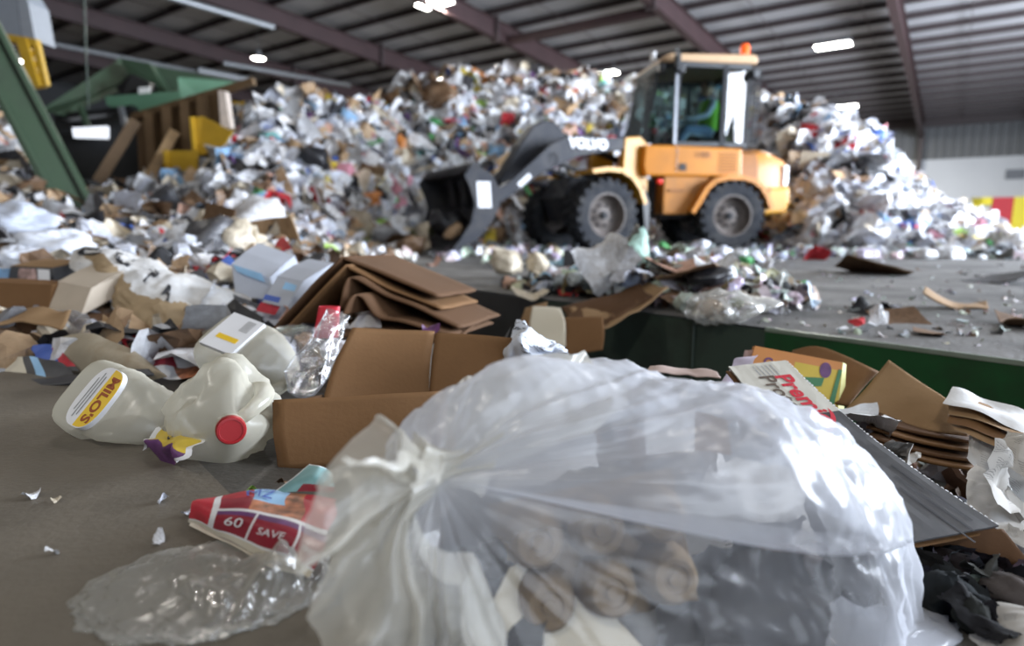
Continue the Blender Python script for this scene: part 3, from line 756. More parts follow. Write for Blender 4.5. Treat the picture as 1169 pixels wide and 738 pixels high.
PAL = {'white': (.80,.81,.84), 'pale': (.66,.69,.78), 'grey': (.40,.41,.43), 'tan': (.46,.31,.18), 'cream': (.66,.58,.45), 'brown': (.17,.10,.055), 'black': (.022,.022,.026),
       'red': (.55,.04,.05), 'blue': (.06,.14,.50), 'skyblue': (.30,.50,.75), 'green': (.10,.42,.14), 'lime': (.45,.75,.15), 'yellow': (.75,.58,.07), 'orange': (.72,.26,.06), 'pink': (.70,.32,.40), 'purple': (.25,.12,.35), 'teal': (.20,.50,.48), 'darkgrey': (.10,.10,.11), 'salmon': (.68,.42,.32)}
MIX = [('white',.55),('pale',.24),('grey',.09),('tan',.10),('cream',.07),('brown',.07),('black',.07),('red',.025),('blue',.02),('skyblue',.025),('green',.015),('lime',.01),('yellow',.015),('orange',.012),('pink',.02),('purple',.01),('teal',.012),('darkgrey',.04),('salmon',.03)]
MIXD = [('white',.28),('pale',.13),('grey',.14),('tan',.12),('cream',.09),('brown',.12),('black',.13),('darkgrey',.10),('red',.02),('blue',.012),('yellow',.008),('salmon',.03),('skyblue',.02)]
MIXR = [('white',.58),('pale',.34),('grey',.06),('tan',.03),('cream',.03),('brown',.03),('black',.06),('darkgrey',.04),('blue',.025),('skyblue',.03),('red',.012),('pink',.012),('yellow',.01),('green',.01)]
MIXS = [('white',.38),('pale',.22),('grey',.14),('tan',.05),('cream',.06),('brown',.06),('black',.05),('darkgrey',.08),('skyblue',.02),('green',.008),('red',.008)]
def pick(mix, r): 
    t = r.random()*sum(w for _, w in mix)
    for n_, w in mix:
        t -= w
        if t <= 0: return n_
    return mix[0][0]
def rand_rot(r, tilt):
    e = Euler((r.gauss(0, tilt), r.gauss(0, tilt), r.uniform(0, 2*PI))); return np.array(e.to_matrix())

class Mass:
    """many loose pieces gathered in one object nobody could count"""
    def __init__(s): s.V = []; s.F = []; s.C = []; s.n = 0
    def put(s, tv, tf, pos, size, R, col):
        s.V.append(tv*size @ R.T + np.array(pos)); s.F += [tuple(s.n+i for i in f) for f in tf]; s.C.append(np.tile(np.array([*col, 1.], dtype=np.float32), (len(tv), 1))); s.n += len(tv)
    def build(s, name, mat, label, cat, smooth=False):
        V_ = np.concatenate(s.V); org = V_.mean(0); org[2] = V_[:,2].min(); me = bpy.data.meshes.new(name); me.from_pydata((V_-org).tolist(), [], s.F)
        at = me.color_attributes.new('Col', 'FLOAT_COLOR', 'POINT'); at.data.foreach_set('color', np.concatenate(s.C).ravel())
        me.materials.append(mat); o = bpy.data.objects.new(name, me); o.location = org
        if smooth: smooth_by_angle(me, 60)
        COL.objects.link(o); tag(o, label, cat, kind='stuff')
        return o
m_mass = scrap_mat('mixed scrap', .5, .45, 'attr', .2)
m_paper = scrap_mat('scrap paper', .75, .25, 'object', .3); m_plast = scrap_mat('scrap plastic', .32, .5, 'object', .3); m_cardb = scrap_mat('scrap cardboard', .8, .2, 'object', .15)

def mound(name, x_px, ys, label, seed, n_pieces, mix, size, cat, under=(.10,.08,.065), lift=.0, density=None):
    r = random.Random(seed); ms = Mass()
    nu, nv = 90, 46
    pts = []
    for i in range(nu):
        a = x_px[0] + (x_px[1]-x_px[0])*i/(nu-1)
        y0, y1 = ys(a)
        for j in range(nv):
            y = y0 + (y1-y0)*j/(nv-1); x = (a-584.5)/709*y; pts.append((x, y, heap_z(x, y)-.04))
    ms.put(np.array(pts), grid_faces(nu, nv), (0,0,0), 1, np.eye(3), under)
    kinds = [('sheet',.45),('bag',.24),('card',.15),('box',.06),('bottle',.05),('can',.02),('tub',.03)]
    c = 0
    while c < n_pieces:
        a = r.uniform(*x_px); y0, y1 = ys(a)
        if density == 'front': y = y0 + (y1-y0)*(r.random()**1.2)*.93
        else: y = y0 + (y1-y0)*r.random()
        x = (a-584.5)/709*y; z = heap_z(x, y)
        if z < .0: z = 0
        c += 1
        kd = pick(kinds, r); tv, tf = r.choice(TPL[kd]); s = r.uniform(*size) * (1.35 if kd in ('card','sheet') else 1.0) * (.6 if kd in ('bottle','can','tub') else 1)
        if a > 1000: s *= .68
        e = .3
        zx = heap_z(x, y+e)-z; tilt = math.atan2(zx, e)
        cn = pick(MIXR if a > 865 else mix, r)
        if kd in ('card','box') and r.random() < (.15 if a > 865 else .5): cn = r.choice(['tan','tan','brown','cream'])
        cl = PAL[cn]; f = r.uniform(.75,1.12); cl = [min(1, q*f) for q in cl]
        R = np.array(Euler((tilt*.8, 0, 0)).to_matrix()) @ rand_rot(r, .55)
        ms.put(tv, tf, (x, y, z + s*r.uniform(-.02,.22) + lift), s, R, cl)
    return ms.build(name, m_mass, label, cat)

def ys_main(a):
    yb = interp(a, YB); return yb - .2, yb + interp(a, RUN) + 1.2
mound('scrap_heap', (262, 1215), ys_main, 'huge bright heap of mixed paper, plastic and cardboard scrap behind the loader', 3, 7000, MIX, (.20,.52), 'scrap heap', density='front')
mound('scrap_heap', (-160, 262), lambda a: (6.2, interp(a, YB)+interp(a, RUN)+1), 'darker heap of mixed scrap behind the leaning green leg', 4, 1900, MIXD, (.16,.42), 'scrap heap', density='front')
mound('scrap_layer', (-120, 445), lambda a: (1.75, interp(a, YB)+.3), 'low layer of dirty mixed scrap between the trench and the heap', 5, 2600, MIXD, (.05,.19), 'scrap layer')
def scatter(name, spots, label, seed, mix, size, cat, tilt=.5, kinds=(('sheet',.5),('bag',.22),('card',.16),('box',.05),('bottle',.04),('tub',.03)), tpl=None, mat=None):
    r = random.Random(seed); ms = Mass()
    for (x, y, z) in spots(r):
        tv, tf = r.choice((tpl or TPL)[pick(kinds, r)]); s = r.uniform(*size); cl = [min(1, q*r.uniform(.8,1.1)) for q in PAL[pick(mix, r)]]
        ms.put(tv, tf, (x, y, z + s*.16), s, rand_rot(r, tilt), cl)
    return ms.build(name, mat or m_mass, label, cat, smooth=tpl is not None)
# mound of litter spilling over the trench edge
MC = G(705, 345)
def mound_z(x, y):
    d = Vector((x, y, 0)) - MC; a = d.dot(ND)/.95; b = (d.dot(NN)-.42)/.62
    return max(0, .25*(1-(a*a+b*b)**.8))
def sp_mound(r):
    out = []
    while len(out) < 1150:
        a, b = r.uniform(-.78,1.1), r.uniform(-.45,1.2); p = MC + ND*a + NN*b
        if ((a-.16)/.95)**2 + ((b-.42)/.8)**2 < 1 and b > -.02: out.append((p.x, p.y, mound_z(p.x, p.y)*r.uniform(.25,1)))
    return out
MIXM = [('white',.28),('pale',.14),('grey',.14),('tan',.10),('cream',.12),('brown',.14),('black',.07),('darkgrey',.08),('red',.008),('skyblue',.015),('green',.008),('salmon',.02)]
scatter('litter_mound', sp_mound, 'mound of mixed litter spilling over the trench edge before the loader', 21, MIXM, (.05,.14), 'litter')
def sp_strip(r):
    out = []
    for i in range(1150):
        px = r.uniform(430, 1200); y = r.uniform(.25,1)**.7
        Y0 = interp(px, [(430,6.5),(560,4.9),(700,4.6),(860,5.0),(900,7.2),(1000,7.4),(1200,7.0)]); Y1 = interp(px, YB)+.4
        t = r.random(); t = t**.55; Y = Y0 + (Y1-Y0)*t; out.append(((px-584.5)/709*Y, Y, 0))
    return out
scatter('floor_litter', sp_strip, 'loose litter strewn over the grey floor around the wheels of the loader', 22, MIXS, (.05,.24), 'litter', .35)
def sp_floor(r):
    out = []
    for i in range(420):
        px = r.uniform(640, 1230); py = r.uniform(298, 400); g = G(px, py)
        if g.dot(NN) > N1+.05: out.append((g.x, g.y, -.004))
    return out
scatter('floor_crumbs', sp_floor, 'small crumbs and flakes scattered on the grey floor beyond the trench', 23, [('white',.4),('grey',.3),('brown',.2),('black',.1)], (.01,.045), 'crumbs', .3, (('sheet',.8),('card',.2)))
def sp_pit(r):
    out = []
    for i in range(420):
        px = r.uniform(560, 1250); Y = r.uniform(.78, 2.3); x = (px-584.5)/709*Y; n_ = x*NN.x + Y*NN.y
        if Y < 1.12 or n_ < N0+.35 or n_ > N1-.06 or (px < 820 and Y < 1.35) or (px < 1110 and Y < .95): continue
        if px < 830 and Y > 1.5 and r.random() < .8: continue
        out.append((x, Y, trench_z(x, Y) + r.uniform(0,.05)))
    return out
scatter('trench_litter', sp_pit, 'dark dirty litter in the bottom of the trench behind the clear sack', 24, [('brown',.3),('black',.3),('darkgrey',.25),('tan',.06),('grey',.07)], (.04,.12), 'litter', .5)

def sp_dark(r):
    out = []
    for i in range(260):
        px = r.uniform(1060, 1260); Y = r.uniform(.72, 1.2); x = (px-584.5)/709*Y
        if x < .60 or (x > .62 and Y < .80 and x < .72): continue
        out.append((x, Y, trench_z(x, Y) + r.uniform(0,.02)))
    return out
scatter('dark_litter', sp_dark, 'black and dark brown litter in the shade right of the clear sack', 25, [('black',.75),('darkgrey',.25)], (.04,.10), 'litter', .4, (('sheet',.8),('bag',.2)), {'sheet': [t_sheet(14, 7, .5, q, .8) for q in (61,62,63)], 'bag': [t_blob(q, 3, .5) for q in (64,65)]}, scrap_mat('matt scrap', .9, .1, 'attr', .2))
# ------------------------------------------------------------------ things close to the lens
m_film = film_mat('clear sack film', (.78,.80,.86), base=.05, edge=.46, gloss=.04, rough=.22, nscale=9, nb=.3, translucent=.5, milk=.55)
m_mouth = film_mat('gathered sack film', (.80,.78,.71), base=.50, edge=.94, gloss=.035, rough=.25, nscale=12, nb=.25, translucent=.5)  # warm tint paints yellow lamplight into the film colour
m_film2 = film_mat('clear crinkled film', (.74,.73,.68), base=.26, edge=.78, gloss=.16, rough=.12, nscale=14, nb=.5, translucent=.4)
m_hdpe = film_mat('milky jug plastic', (.66,.63,.53), base=.50, edge=.88, gloss=.05, rough=.3, nscale=5, nb=.08, translucent=.35)
m_clear = film_mat('clear bottle plastic', (.72,.74,.80), base=.08, edge=.55, gloss=.24, rough=.08, nscale=25, nb=.6, translucent=.4)
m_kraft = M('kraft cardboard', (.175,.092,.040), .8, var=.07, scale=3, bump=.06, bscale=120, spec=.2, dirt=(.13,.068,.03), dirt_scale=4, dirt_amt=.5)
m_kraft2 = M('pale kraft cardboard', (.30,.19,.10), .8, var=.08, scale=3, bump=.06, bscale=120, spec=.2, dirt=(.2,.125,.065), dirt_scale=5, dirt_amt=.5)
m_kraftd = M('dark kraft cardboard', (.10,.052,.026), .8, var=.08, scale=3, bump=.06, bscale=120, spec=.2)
m_kedge = M('cut cardboard edge', (.52,.36,.21), .85, var=.25, scale=60, spec=.1)
m_capred = M('red cap', (.30,.008,.012), .4, var=.04); m_capblk = M('black ring', (.015,.015,.015), .4)
m_labw = M('label white', (.74,.74,.76), .5, var=.04); m_laby = M('label yellow', (.80,.52,.03), .45, var=.05); m_labbr = M('label brown', (.30,.06,.01), .5, var=0)
m_ink = M('black ink', (.03,.03,.035), .6, var=0); m_inkred = M('red ink', (.50,.012,.03), .5, var=.03); m_inkblue = M('blue ink', (.05,.11,.42), .5, var=.05); m_inkgrey = M('grey ink', (.30,.30,.30), .6, var=.2, scale=80)
m_skyb = M('pale blue print', (.28,.50,.74), .5, var=.1); m_teal = M('teal print', (.20,.40,.42), .5, var=.25, scale=20)
m_cream = M('cream board', (.60,.55,.44), .7, var=.05, scale=4); m_paperw = M('white paper', (.72,.72,.72), .75, var=.06, scale=6, bump=.15, bscale=25)
m_greyb = M('grey printed board', (.055,.055,.06), .55, var=.1, scale=10, dirt=(.10,.10,.10), dirt_scale=18, dirt_amt=.4)
m_purple = M('purple print', (.14,.05,.16), .5, var=.3, scale=40); m_orange = M('orange print', (.60,.24,.06), .5, var=.06); m_yprint = M('yellow print', (.62,.45,.05), .5, var=.06); m_gprint = M('green print', (.05,.20,.08), .5, var=.1)
m_redp = M('red print', (.44,.03,.045), .5, var=.25, scale=30); m_redd = M('dark red print', (.26,.018,.035), .5, var=.15, scale=30)
m_photo = M('printed photo', (.35,.24,.22), .5, var=.75, scale=26)
m_pulp = M('moulded pulp', (.21,.15,.09), .9, var=.1, scale=25, bump=.3, bscale=90, spec=.1)
m_foodp = M('food photo print', (.42,.16,.08), .5, var=.7, scale=45)

def newsprint(name, col=(.60,.60,.60), ink=.32, lines=70., axis=1):
    """off-white paper with lines of small print in columns"""
    m = bpy.data.materials.new(name); nt, b = nodes(m); L_ = nt.links; N = nt.nodes.new
    tc = N('ShaderNodeTexCoord'); sx = N('ShaderNodeSeparateXYZ'); L_.new(tc.outputs['UV'], sx.inputs[0])
    w = N('ShaderNodeTexWave'); w.inputs['Scale'].default_value = lines/6.3; w.bands_direction = 'Y'; L_.new(tc.outputs['UV'], w.inputs['Vector'])
    n = N('ShaderNodeTexNoise'); n.inputs['Scale'].default_value = lines*1.6; L_.new(tc.outputs['UV'], n.inputs['Vector'])
    v = N('ShaderNodeTexVoronoi'); v.inputs['Scale'].default_value = 5; v.distance = 'CHEBYCHEV'; L_.new(tc.outputs['UV'], v.inputs['Vector'])
    g1 = N('ShaderNodeMath'); g1.operation = 'GREATER_THAN'; g1.inputs[1].default_value = .55; L_.new(w.outputs['Fac'], g1.inputs[0])
    g2 = N('ShaderNodeMath'); g2.operation = 'GREATER_THAN'; g2.inputs[1].default_value = .45; L_.new(n.outputs['Fac'], g2.inputs[0])
    g3 = N('ShaderNodeMath'); g3.operation = 'LESS_THAN'; g3.inputs[1].default_value = .36; L_.new(v.outputs['Distance'], g3.inputs[0])
    a = N('ShaderNodeMath'); a.operation = 'MULTIPLY'; L_.new(g1.outputs[0], a.inputs[0]); L_.new(g2.outputs[0], a.inputs[1])
    a2 = N('ShaderNodeMath'); a2.operation = 'MULTIPLY'; L_.new(a.outputs[0], a2.inputs[0]); L_.new(g3.outputs[0], a2.inputs[1])
    a3 = N('ShaderNodeMath'); a3.operation = 'MULTIPLY'; a3.inputs[1].default_value = ink; L_.new(a2.outputs[0], a3.inputs[0])
    mx = N('ShaderNodeMixRGB'); mx.inputs['Color1'].default_value = (*col,1); mx.inputs['Color2'].default_value = (.05,.05,.06,1); L_.new(a3.outputs[0], mx.inputs['Fac']); L_.new(mx.outputs[0], b.inputs['Base Color'])
    b.inputs['Roughness'].default_value = .8; b.inputs['Specular IOR Level'].default_value = .2
    return m
m_news = newsprint('newsprint'); m_newsd = newsprint('dirty newsprint', (.47,.45,.42), .5); m_newsp = newsprint('picture newsprint', (.62,.66,.74), .8, 24)

def catmull(pts, t):
    n = len(pts); x = t*(n-1); i = min(int(x), n-2); f = x-i
    p0, p1, p2, p3 = pts[max(i-1,0)], pts[i], pts[i+1], pts[min(i+2,n-1)]
    return .5*((2*p1) + (p2-p0)*f + (2*p0-5*p1+4*p2-p3)*f*f + (3*p1-p0-3*p2+p3)*f*f*f)
def patch_fn(ctrl, amp=0., sc=10., seed=0., amp2=0.):
    C = [[P(*c) if len(c) == 3 and c[1] > 3 else Vector(c) for c in row] for row in ctrl]
    def fn(u, v):
        q = catmull([catmull(r, u) for r in C], v)
        if amp:
            s = q*sc + Vector((seed, seed*2, seed*3))
            q = q + Vector((noise.noise(s), noise.noise(s+Vector((31,0,0))), noise.noise(s+Vector((0,47,0)))))*amp
            if amp2:
                s = s*3.1; q = q + Vector((abs(noise.noise(s)), abs(noise.noise(s+Vector((31,0,0)))), abs(noise.noise(s+Vector((0,47,0))))))*amp2
        return q
    return fn
_old = patch_fn
def patch_fn(ctrl, amp=0., sc=10., seed=0., amp2=0.):
    C = [[c if isinstance(c, Vector) else c for c in row] for row in ctrl]
    if isinstance(C[0][0], Vector):
        def fn(u, v):
            q = catmull([catmull(r, u) for r in C], v); s = q*sc + Vector((seed, seed*2, seed*3))
            return q + Vector((noise.noise(s), noise.noise(s+Vector((31,0,0))), noise.noise(s+Vector((0,47,0)))))*amp
        return fn
    return _old(ctrl, amp, sc, seed, amp2)
def set_uv(o, nu, nv):
    me = o.data; uv = me.uv_layers.new(name='UVMap')
    for p in me.polygons:
        for li in p.loop_indices:
            vi = me.loops[li].vertex_index; uv.data[li].uv = ((vi//nv)/(nu-1), (vi%nv)/(nv-1))
def sheet(name, ctrl, mat, parent=None, nu=24, nv=18, amp=0., sc=10., seed=0., amp2=0., thick=0., matfn=None, smooth=True, origin=None, ang=50, torn=0.):
    fn = patch_fn(ctrl, amp, sc, seed, amp2); k = MB()
    def g(u, v):
        if torn:
            u = u + torn*noise.noise(Vector((v*9, seed, 1)))*(1 if u > .99 else (1 if u < .01 else 0)); v = v + torn*noise.noise(Vector((u*9, seed, 5)))*(1 if (v > .99 or v < .01) else 0)
            u = min(max(u,0),1); v = min(max(v,0),1)
        return fn(u, v)
    k.grid(nu, nv, g)
    if matfn:
        k.mi = [matfn((i+.5)/(nu-1), (j+.5)/(nv-1)) for i in range(nu-1) for j in range(nv-1)]
    c = sum(k.v, Vector())/len(k.v); c.z = min(v.z for v in k.v)
    o = k.build(name, mat, parent, smooth=smooth, origin=origin if origin is not None else c, solid=thick, ang=ang); set_uv(o, nu, nv)
    return o
def on_patch(ctrl, verts, u0, v0, du, dv, lift, amp=0., sc=10., seed=0., amp2=0., flip=1):
    """lay flat lettering on a patch: text x runs along +u, text y along +v"""
    fn = patch_fn(ctrl, amp, sc, seed, amp2); out = []
    for p in verts:
        u, v = min(max(u0+p.x*du, .001), .999), min(max(v0+p.y*dv, .001), .999)
        q = fn(u, v); e = .004
        a = fn(min(u+e,1), v)-fn(max(u-e,0), v); b = fn(u, min(v+e,1))-fn(u, max(v-e,0)); n = a.cross(b).normalized()
        if n.dot(Vector((0,0,CAMZ))-q) < 0: n = -n
        out.append(q + n*lift)
    return out

# --- the big clear sack -------------------------------------------------------
BY = .80; BC = P(722, 612, BY)
OUTL = [(1050,760),(1052,725),(1052,690),(1056,650),(1058,612),(1042,567),(1012,531),(978,497),(942,469),(905,451),(870,446),(830,440),(790,436),(760,432),(730,420),(700,415),(670,420),(645,436),(615,442),(590,450),(578,458),(570,472),(540,486),(515,508),(508,560),(512,620),(530,690),(560,760),(580,800),(720,805),(950,800),(1080,790)]
ol = []
for (a, b) in OUTL:
    q = (P(a, b, BY) - BC)*.955; ol.append((math.atan2(q.z, q.x), math.hypot(q.x, q.z)))
ol.sort(); OA = np.array([a for a, _ in ol]); OR = np.array([r for _, r in ol])
OA = np.concatenate([OA-2*PI, OA, OA+2*PI]); OR = np.tile(OR, 3)
KNOT = P(500, 548, .565)
def ridge(x): return 1 - abs(x)
def creases(p, sc, seed, n_oct=2):
    """sharp soft-sided creases in random directions"""
    q = p*sc + Vector((seed, seed*1.7, seed*.3)); a = 0; w = 1.
    for i in range(n_oct):
        wv = Vector((noise.noise(q*.6+Vector((3,9,1))), noise.noise(q*.6+Vector((7,2,5))), noise.noise(q*.6)))*1.3
        a += w*(abs(noise.noise(q+wv))**.7); q = q*1.9; w *= .5
    return a
def bag_pt(i, j):
    ph = 2*PI*i; th = PI*(j**.9)
    S = float(np.interp((ph+PI)%(2*PI)-PI, OA, OR))
    e = Vector((math.cos(ph), 0, math.sin(ph)))
    if th < PI/2:
        rho = math.sin(th); g = .74*math.cos(th) + .26*max(0, 1-rho)**1.6
        p = BC + e*S*rho + (KNOT-BC)*g
        p.y -= .07*math.sin(th*2)**1.5*max(0, math.cos(ph*.5+.15))
        p.y -= .13*math.sin(th)*max(0, -math.sin(ph))**.8*(.3+.7*math.cos(th)) + .09*max(0, math.sin(2*th))**.8*max(0, .5-math.sin(ph))/1.5
        fold = 0
        for n_, ph0, w in ((5,.4,1.1),(9,1.9,.8),(17,.7,.4),(31,2.2,.22)): fold += w*(ridge(math.sin(n_*ph*.5+ph0+.9*math.sin(ph*2+n_)+1.6*rho*math.sin(ph+n_)))-.4)
        amp = .017*min(1, rho*2.2)*(1-.72*rho)
        d = (p-BC).normalized(); p += d*fold*amp
    else:
        p = BC + e*S*math.sin(th) + Vector((0,.27,0))*(-math.cos(th)) - Vector((0,0,.03))*(-math.cos(th))
    d = (p-BC).normalized(); b = math.sin(th)
    rt = min(1, max(0, (p.x-BC.x)/.28)) if p.x > BC.x else 0        # tauter and more crumpled towards the right end
    p += d*.026*noise.noise(p*6)*b*(1 if th < 1.2 else .5)
    p -= d*.020*(creases(p, 5, 3, 2)-.55)*b
    p -= d*(.0035+.0055*rt)*(creases(Vector((p.x*1.3,p.y,p.z*.7+p.x*.5)), 19, 8, 2)-.55)*b
    p += d*.0012*noise.noise(p*70)
    zf = trench_z(p.x, p.y)+.004
    if p.z < zf: p.z = zf + (p.z-zf)*.02
    return p
bag = thing('clear_trash_bag', 'big knotted clear plastic sack stuffed with waste, nearest thing to the lens', 'plastic bag', (BC.x, BC.y, trench_z(BC.x, BC.y)))
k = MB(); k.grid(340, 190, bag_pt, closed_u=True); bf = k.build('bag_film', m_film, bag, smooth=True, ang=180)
# back-lit top put in as milkiness rising with height; also where gathered or crumpled
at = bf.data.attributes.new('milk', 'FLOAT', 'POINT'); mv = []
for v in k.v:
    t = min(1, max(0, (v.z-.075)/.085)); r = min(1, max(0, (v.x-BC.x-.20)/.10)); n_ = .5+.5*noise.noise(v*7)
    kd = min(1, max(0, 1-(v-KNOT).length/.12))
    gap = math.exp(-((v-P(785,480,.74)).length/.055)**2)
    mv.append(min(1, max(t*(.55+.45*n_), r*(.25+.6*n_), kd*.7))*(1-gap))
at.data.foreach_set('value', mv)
# loose pleats of film fanning from the tie over the top of the sack
def pleat_pt(i, t, a0, a1, ln, seed, off):
    al = math.radians(a0 + (a1-a0)*i); L_ = interp(math.degrees(al), [(0,.235),(30,.185),(50,.10),(70,.055),(100,.045)])*(.9+.12*math.sin(i*PI))*(1+.12*noise.noise(Vector((i*4, seed, 0))))
    base = KNOT.lerp(BC + Vector((math.cos(al), 0, math.sin(al)))*.30, 0)
    q = KNOT + Vector((math.cos(al)*L_*t, 0, math.sin(al)*L_*t))
    q.y += .20*t**1.3 + off*math.sin(t*PI*.6) + .012*t*math.sin(i*16+seed) + .006*t*math.sin(i*37+seed*3)
    n_ = q*17 + Vector((seed,0,0)); q += Vector((0, noise.noise(n_), noise.noise(n_+Vector((4,4,4)))))*.012*t
    return q
for a0, a1, ln, sd, off in ((4, 58, .235, 1.2, -.035), (40, 96, .165, 4.1, -.03)):
    k = MB(); k.grid(90, 40, lambda i, j: pleat_pt(i, j, a0, a1, ln, sd, off)); k.build('bag_pleat', m_mouth, bag, smooth=True, ang=180)
# gathered neck: the fanned mouth of the sack beyond the tie
RUF = [(95,.095),(112,.115),(135,.165),(160,.185),(180,.170),(205,.175),(232,.245),(255,.265),(275,.25),(292,.215)]
def ruff_pt(i, t, seed, spread=1., depth=.05):
    a = 2*PI*i
    al = 192 + 97*spread*math.cos(a)*(.15+.85*min(1,t*1.8)); ln = .62*interp(al, RUF)*(1+.10*noise.noise(Vector((a*3, seed, 0))))
    w = math.sin(a)
    al = math.radians(al + 7*t*math.sin(a*7+seed))
    r = .016*(1-t)**2
    p = KNOT + Vector((math.cos(al)*(ln*t+r), 0, math.sin(al)*(ln*t+r)))
    p.y += -.02*t - depth*w*(t**.7) + .030*t*math.sin(9*a+seed*2+1.5*math.sin(3*a)) + .016*t*math.sin(21*a+seed)
    p.z -= .03*t*t
    q = p*18+Vector((seed,0,0)); p += Vector((noise.noise(q), noise.noise(q+Vector((9,0,0))), noise.noise(q+Vector((0,9,0)))))*.016*t
    q = q*3; p += Vector((noise.noise(q), noise.noise(q+Vector((9,0,0))), noise.noise(q+Vector((0,9,0)))))*.004*t
    zf = trench_z(p.x, p.y)+.003
    if p.z < zf: p.z = zf
    return p
k = MB(); k.grid(260, 60, lambda i, j: ruff_pt(i, j, 1.3), closed_u=True); k.build('bag_mouth', m_mouth, bag, smooth=True, ang=180)
# the twist itself
k = MB()
def tw(i, j):
    a = 2*PI*i + j*2.2; r = .017 + .030*(abs(j-.45)*1.5)**1.7; r *= 1+.25*math.sin(9*a)
    c = KNOT.lerp(KNOT+Vector((.075,.05,.012)), j) + Vector((-.02,-.008,0))
    return c + Vector((.3*math.cos(a)*r, -math.sin(a)*r*.8, math.cos(a)*r))
k.grid(60, 24, tw, closed_u=True); k.build('bag_twist', m_mouth, bag, smooth=True, ang=180)

# --- what is in the sack --------------------------------------------------------
def inbag(o, label, cat): return tag(o, label, cat)
pc = P(690,632,0.641)
ct = thing('pulp_carton', 'brown moulded pulp carton with round cups, seen through the clear sack', 'carton', pc)
R_ = Euler((math.radians(72), math.radians(-8), math.radians(8))).to_matrix()
def cup(cx, cy):
    pr = [(.036,-.02),(.033,.005),(.027,.028),(.022,.034),(.016,.034),(.014,.031),(.009,.031),(.007,.035),(0,.035)]
    kk = MB(); kk.lathe(pr, 20, (0,0,0)); return [pc + R_ @ (v + Vector((cx, cy, 0))) for v in kk.v], kk.f
k = MB()
for a in range(3):
    for b in range(2):
        vs, fs = cup(-.075+.070*a, -.034+.066*b); k = MB(); k.add(vs, fs); k.build('cup', m_pulp, ct, smooth=True, ang=50)
k = MB()
k.grid(12, 8, lambda u, v: pc + R_ @ Vector((-.12+.22*u, -.075+.15*v, -.018+.006*math.sin(u*20)))); k.build('tray', m_pulp, ct, solid=.003, smooth=True)
inbag(sheet('folded_paper', [[(518,750,.565),(600,752,.575),(735,745,.60)],[(560,690,.60),(620,690,.61),(700,700,.63)],[(595,622,.66),(620,628,.66),(655,660,.66)]], m_cream, amp=.006), 'cream folded paper inside the sack below the pulp carton', 'paper')
inbag(sheet('white_box_panel', [[(735,478,0.880),(790,470,0.880),(830,480,0.880)],[(738,520,0.855),(790,515,0.855),(835,520,0.855)]], [m_paperw, m_kraft], nu=16, nv=10, matfn=lambda u, v: 1 if u > .55 else 0), 'white and brown carton panel near the top of the sack', 'carton')
k = MB(); c0 = P(900, 640, 0.80); k.lathe([(r*.55, z*.5) for r, z in ((0,-.10),(.036,-.10),(.04,-.09),(.04,.04),(.03,.07),(.013,.09),(.013,.12),(0,.12))], 20, c0, (-.8,.3,.25))
inbag(k.build('brown_bottle', M('brown bottle', (.05,.022,.014), .3, var=.1), None, smooth=True, origin=c0), 'dark brown bottle inside the right half of the sack', 'bottle')
def crumple(name, px, py, Y, size, mat, seed, rot=(0,0,0), n=12, k_=6, amp=.5, asp=.8, parent=None, curl=0., sub=0):
    v, f = t_sheet(n, k_, amp, seed, asp, curl); R = Euler(rot).to_matrix(); c = P(px, py, Y)
    kk = MB(); kk.add([c + R @ (Vector(q)*size) for q in v], f); o = kk.build(name, mat, parent, smooth=True, ang=40, origin=c, sub=sub); set_uv(o, n, n); return o
m_dkpaper = M('dark packaging', (.02,.018,.017), .6, var=.3, scale=20)
inbag(crumple('dark_packaging', 810, 690, .66, .16, m_dkpaper, 5, (1.2,.1,.2)), 'crumpled dark packaging low in the sack, beside the cream paper', 'packaging')
inbag(crumple('dark_wrapping', 890, 655, 0.830, 0.183, m_dkpaper, 9, (1.0,.3,.9)), 'dark wrapping in the sack left of the brown bottle', 'packaging')
inbag(crumple('grey_newspaper', 860, 590, 0.880, 0.216, m_newsd, 11, (1.0,.2,.1)), 'greyish crumpled newspaper high in the right half of the sack', 'newspaper')
inbag(crumple('white_tissue', 610, 500, 0.855, 0.166, m_paperw, 13, (.8,.2,.4)), 'white crumpled tissue in the sack just behind the twist', 'tissue')
for j, (px_, py_, Y_, sz_, rt_, lb_) in enumerate(((560,690,.62,.13,(1.3,.1,.1),'black wrapping left of the cream paper in the sack'),(860,690,.66,.15,(1.1,.2,.4),'black wrapping low in the right half of the sack'),(950,630,.74,.15,(1.2,.3,.2),'dark wrapping around the bottle in the sack'),(560,610,.66,.12,(1.2,.5,.9),'dark scrap under the twist of the sack'))):
    inbag(crumple('black_wrapping', px_, py_, Y_, sz_, m_dkpaper, 50+j, rt_), lb_, 'packaging')
k = MB(); k.bar(P(918,700,.72), P(908,640,.74), .012, .004); inbag(k.build('teal_strip', M('teal strap', (.04,.16,.15), .5), None, origin=P(913,700,0.634)), 'thin teal strap inside the sack left of its right end', 'strap')

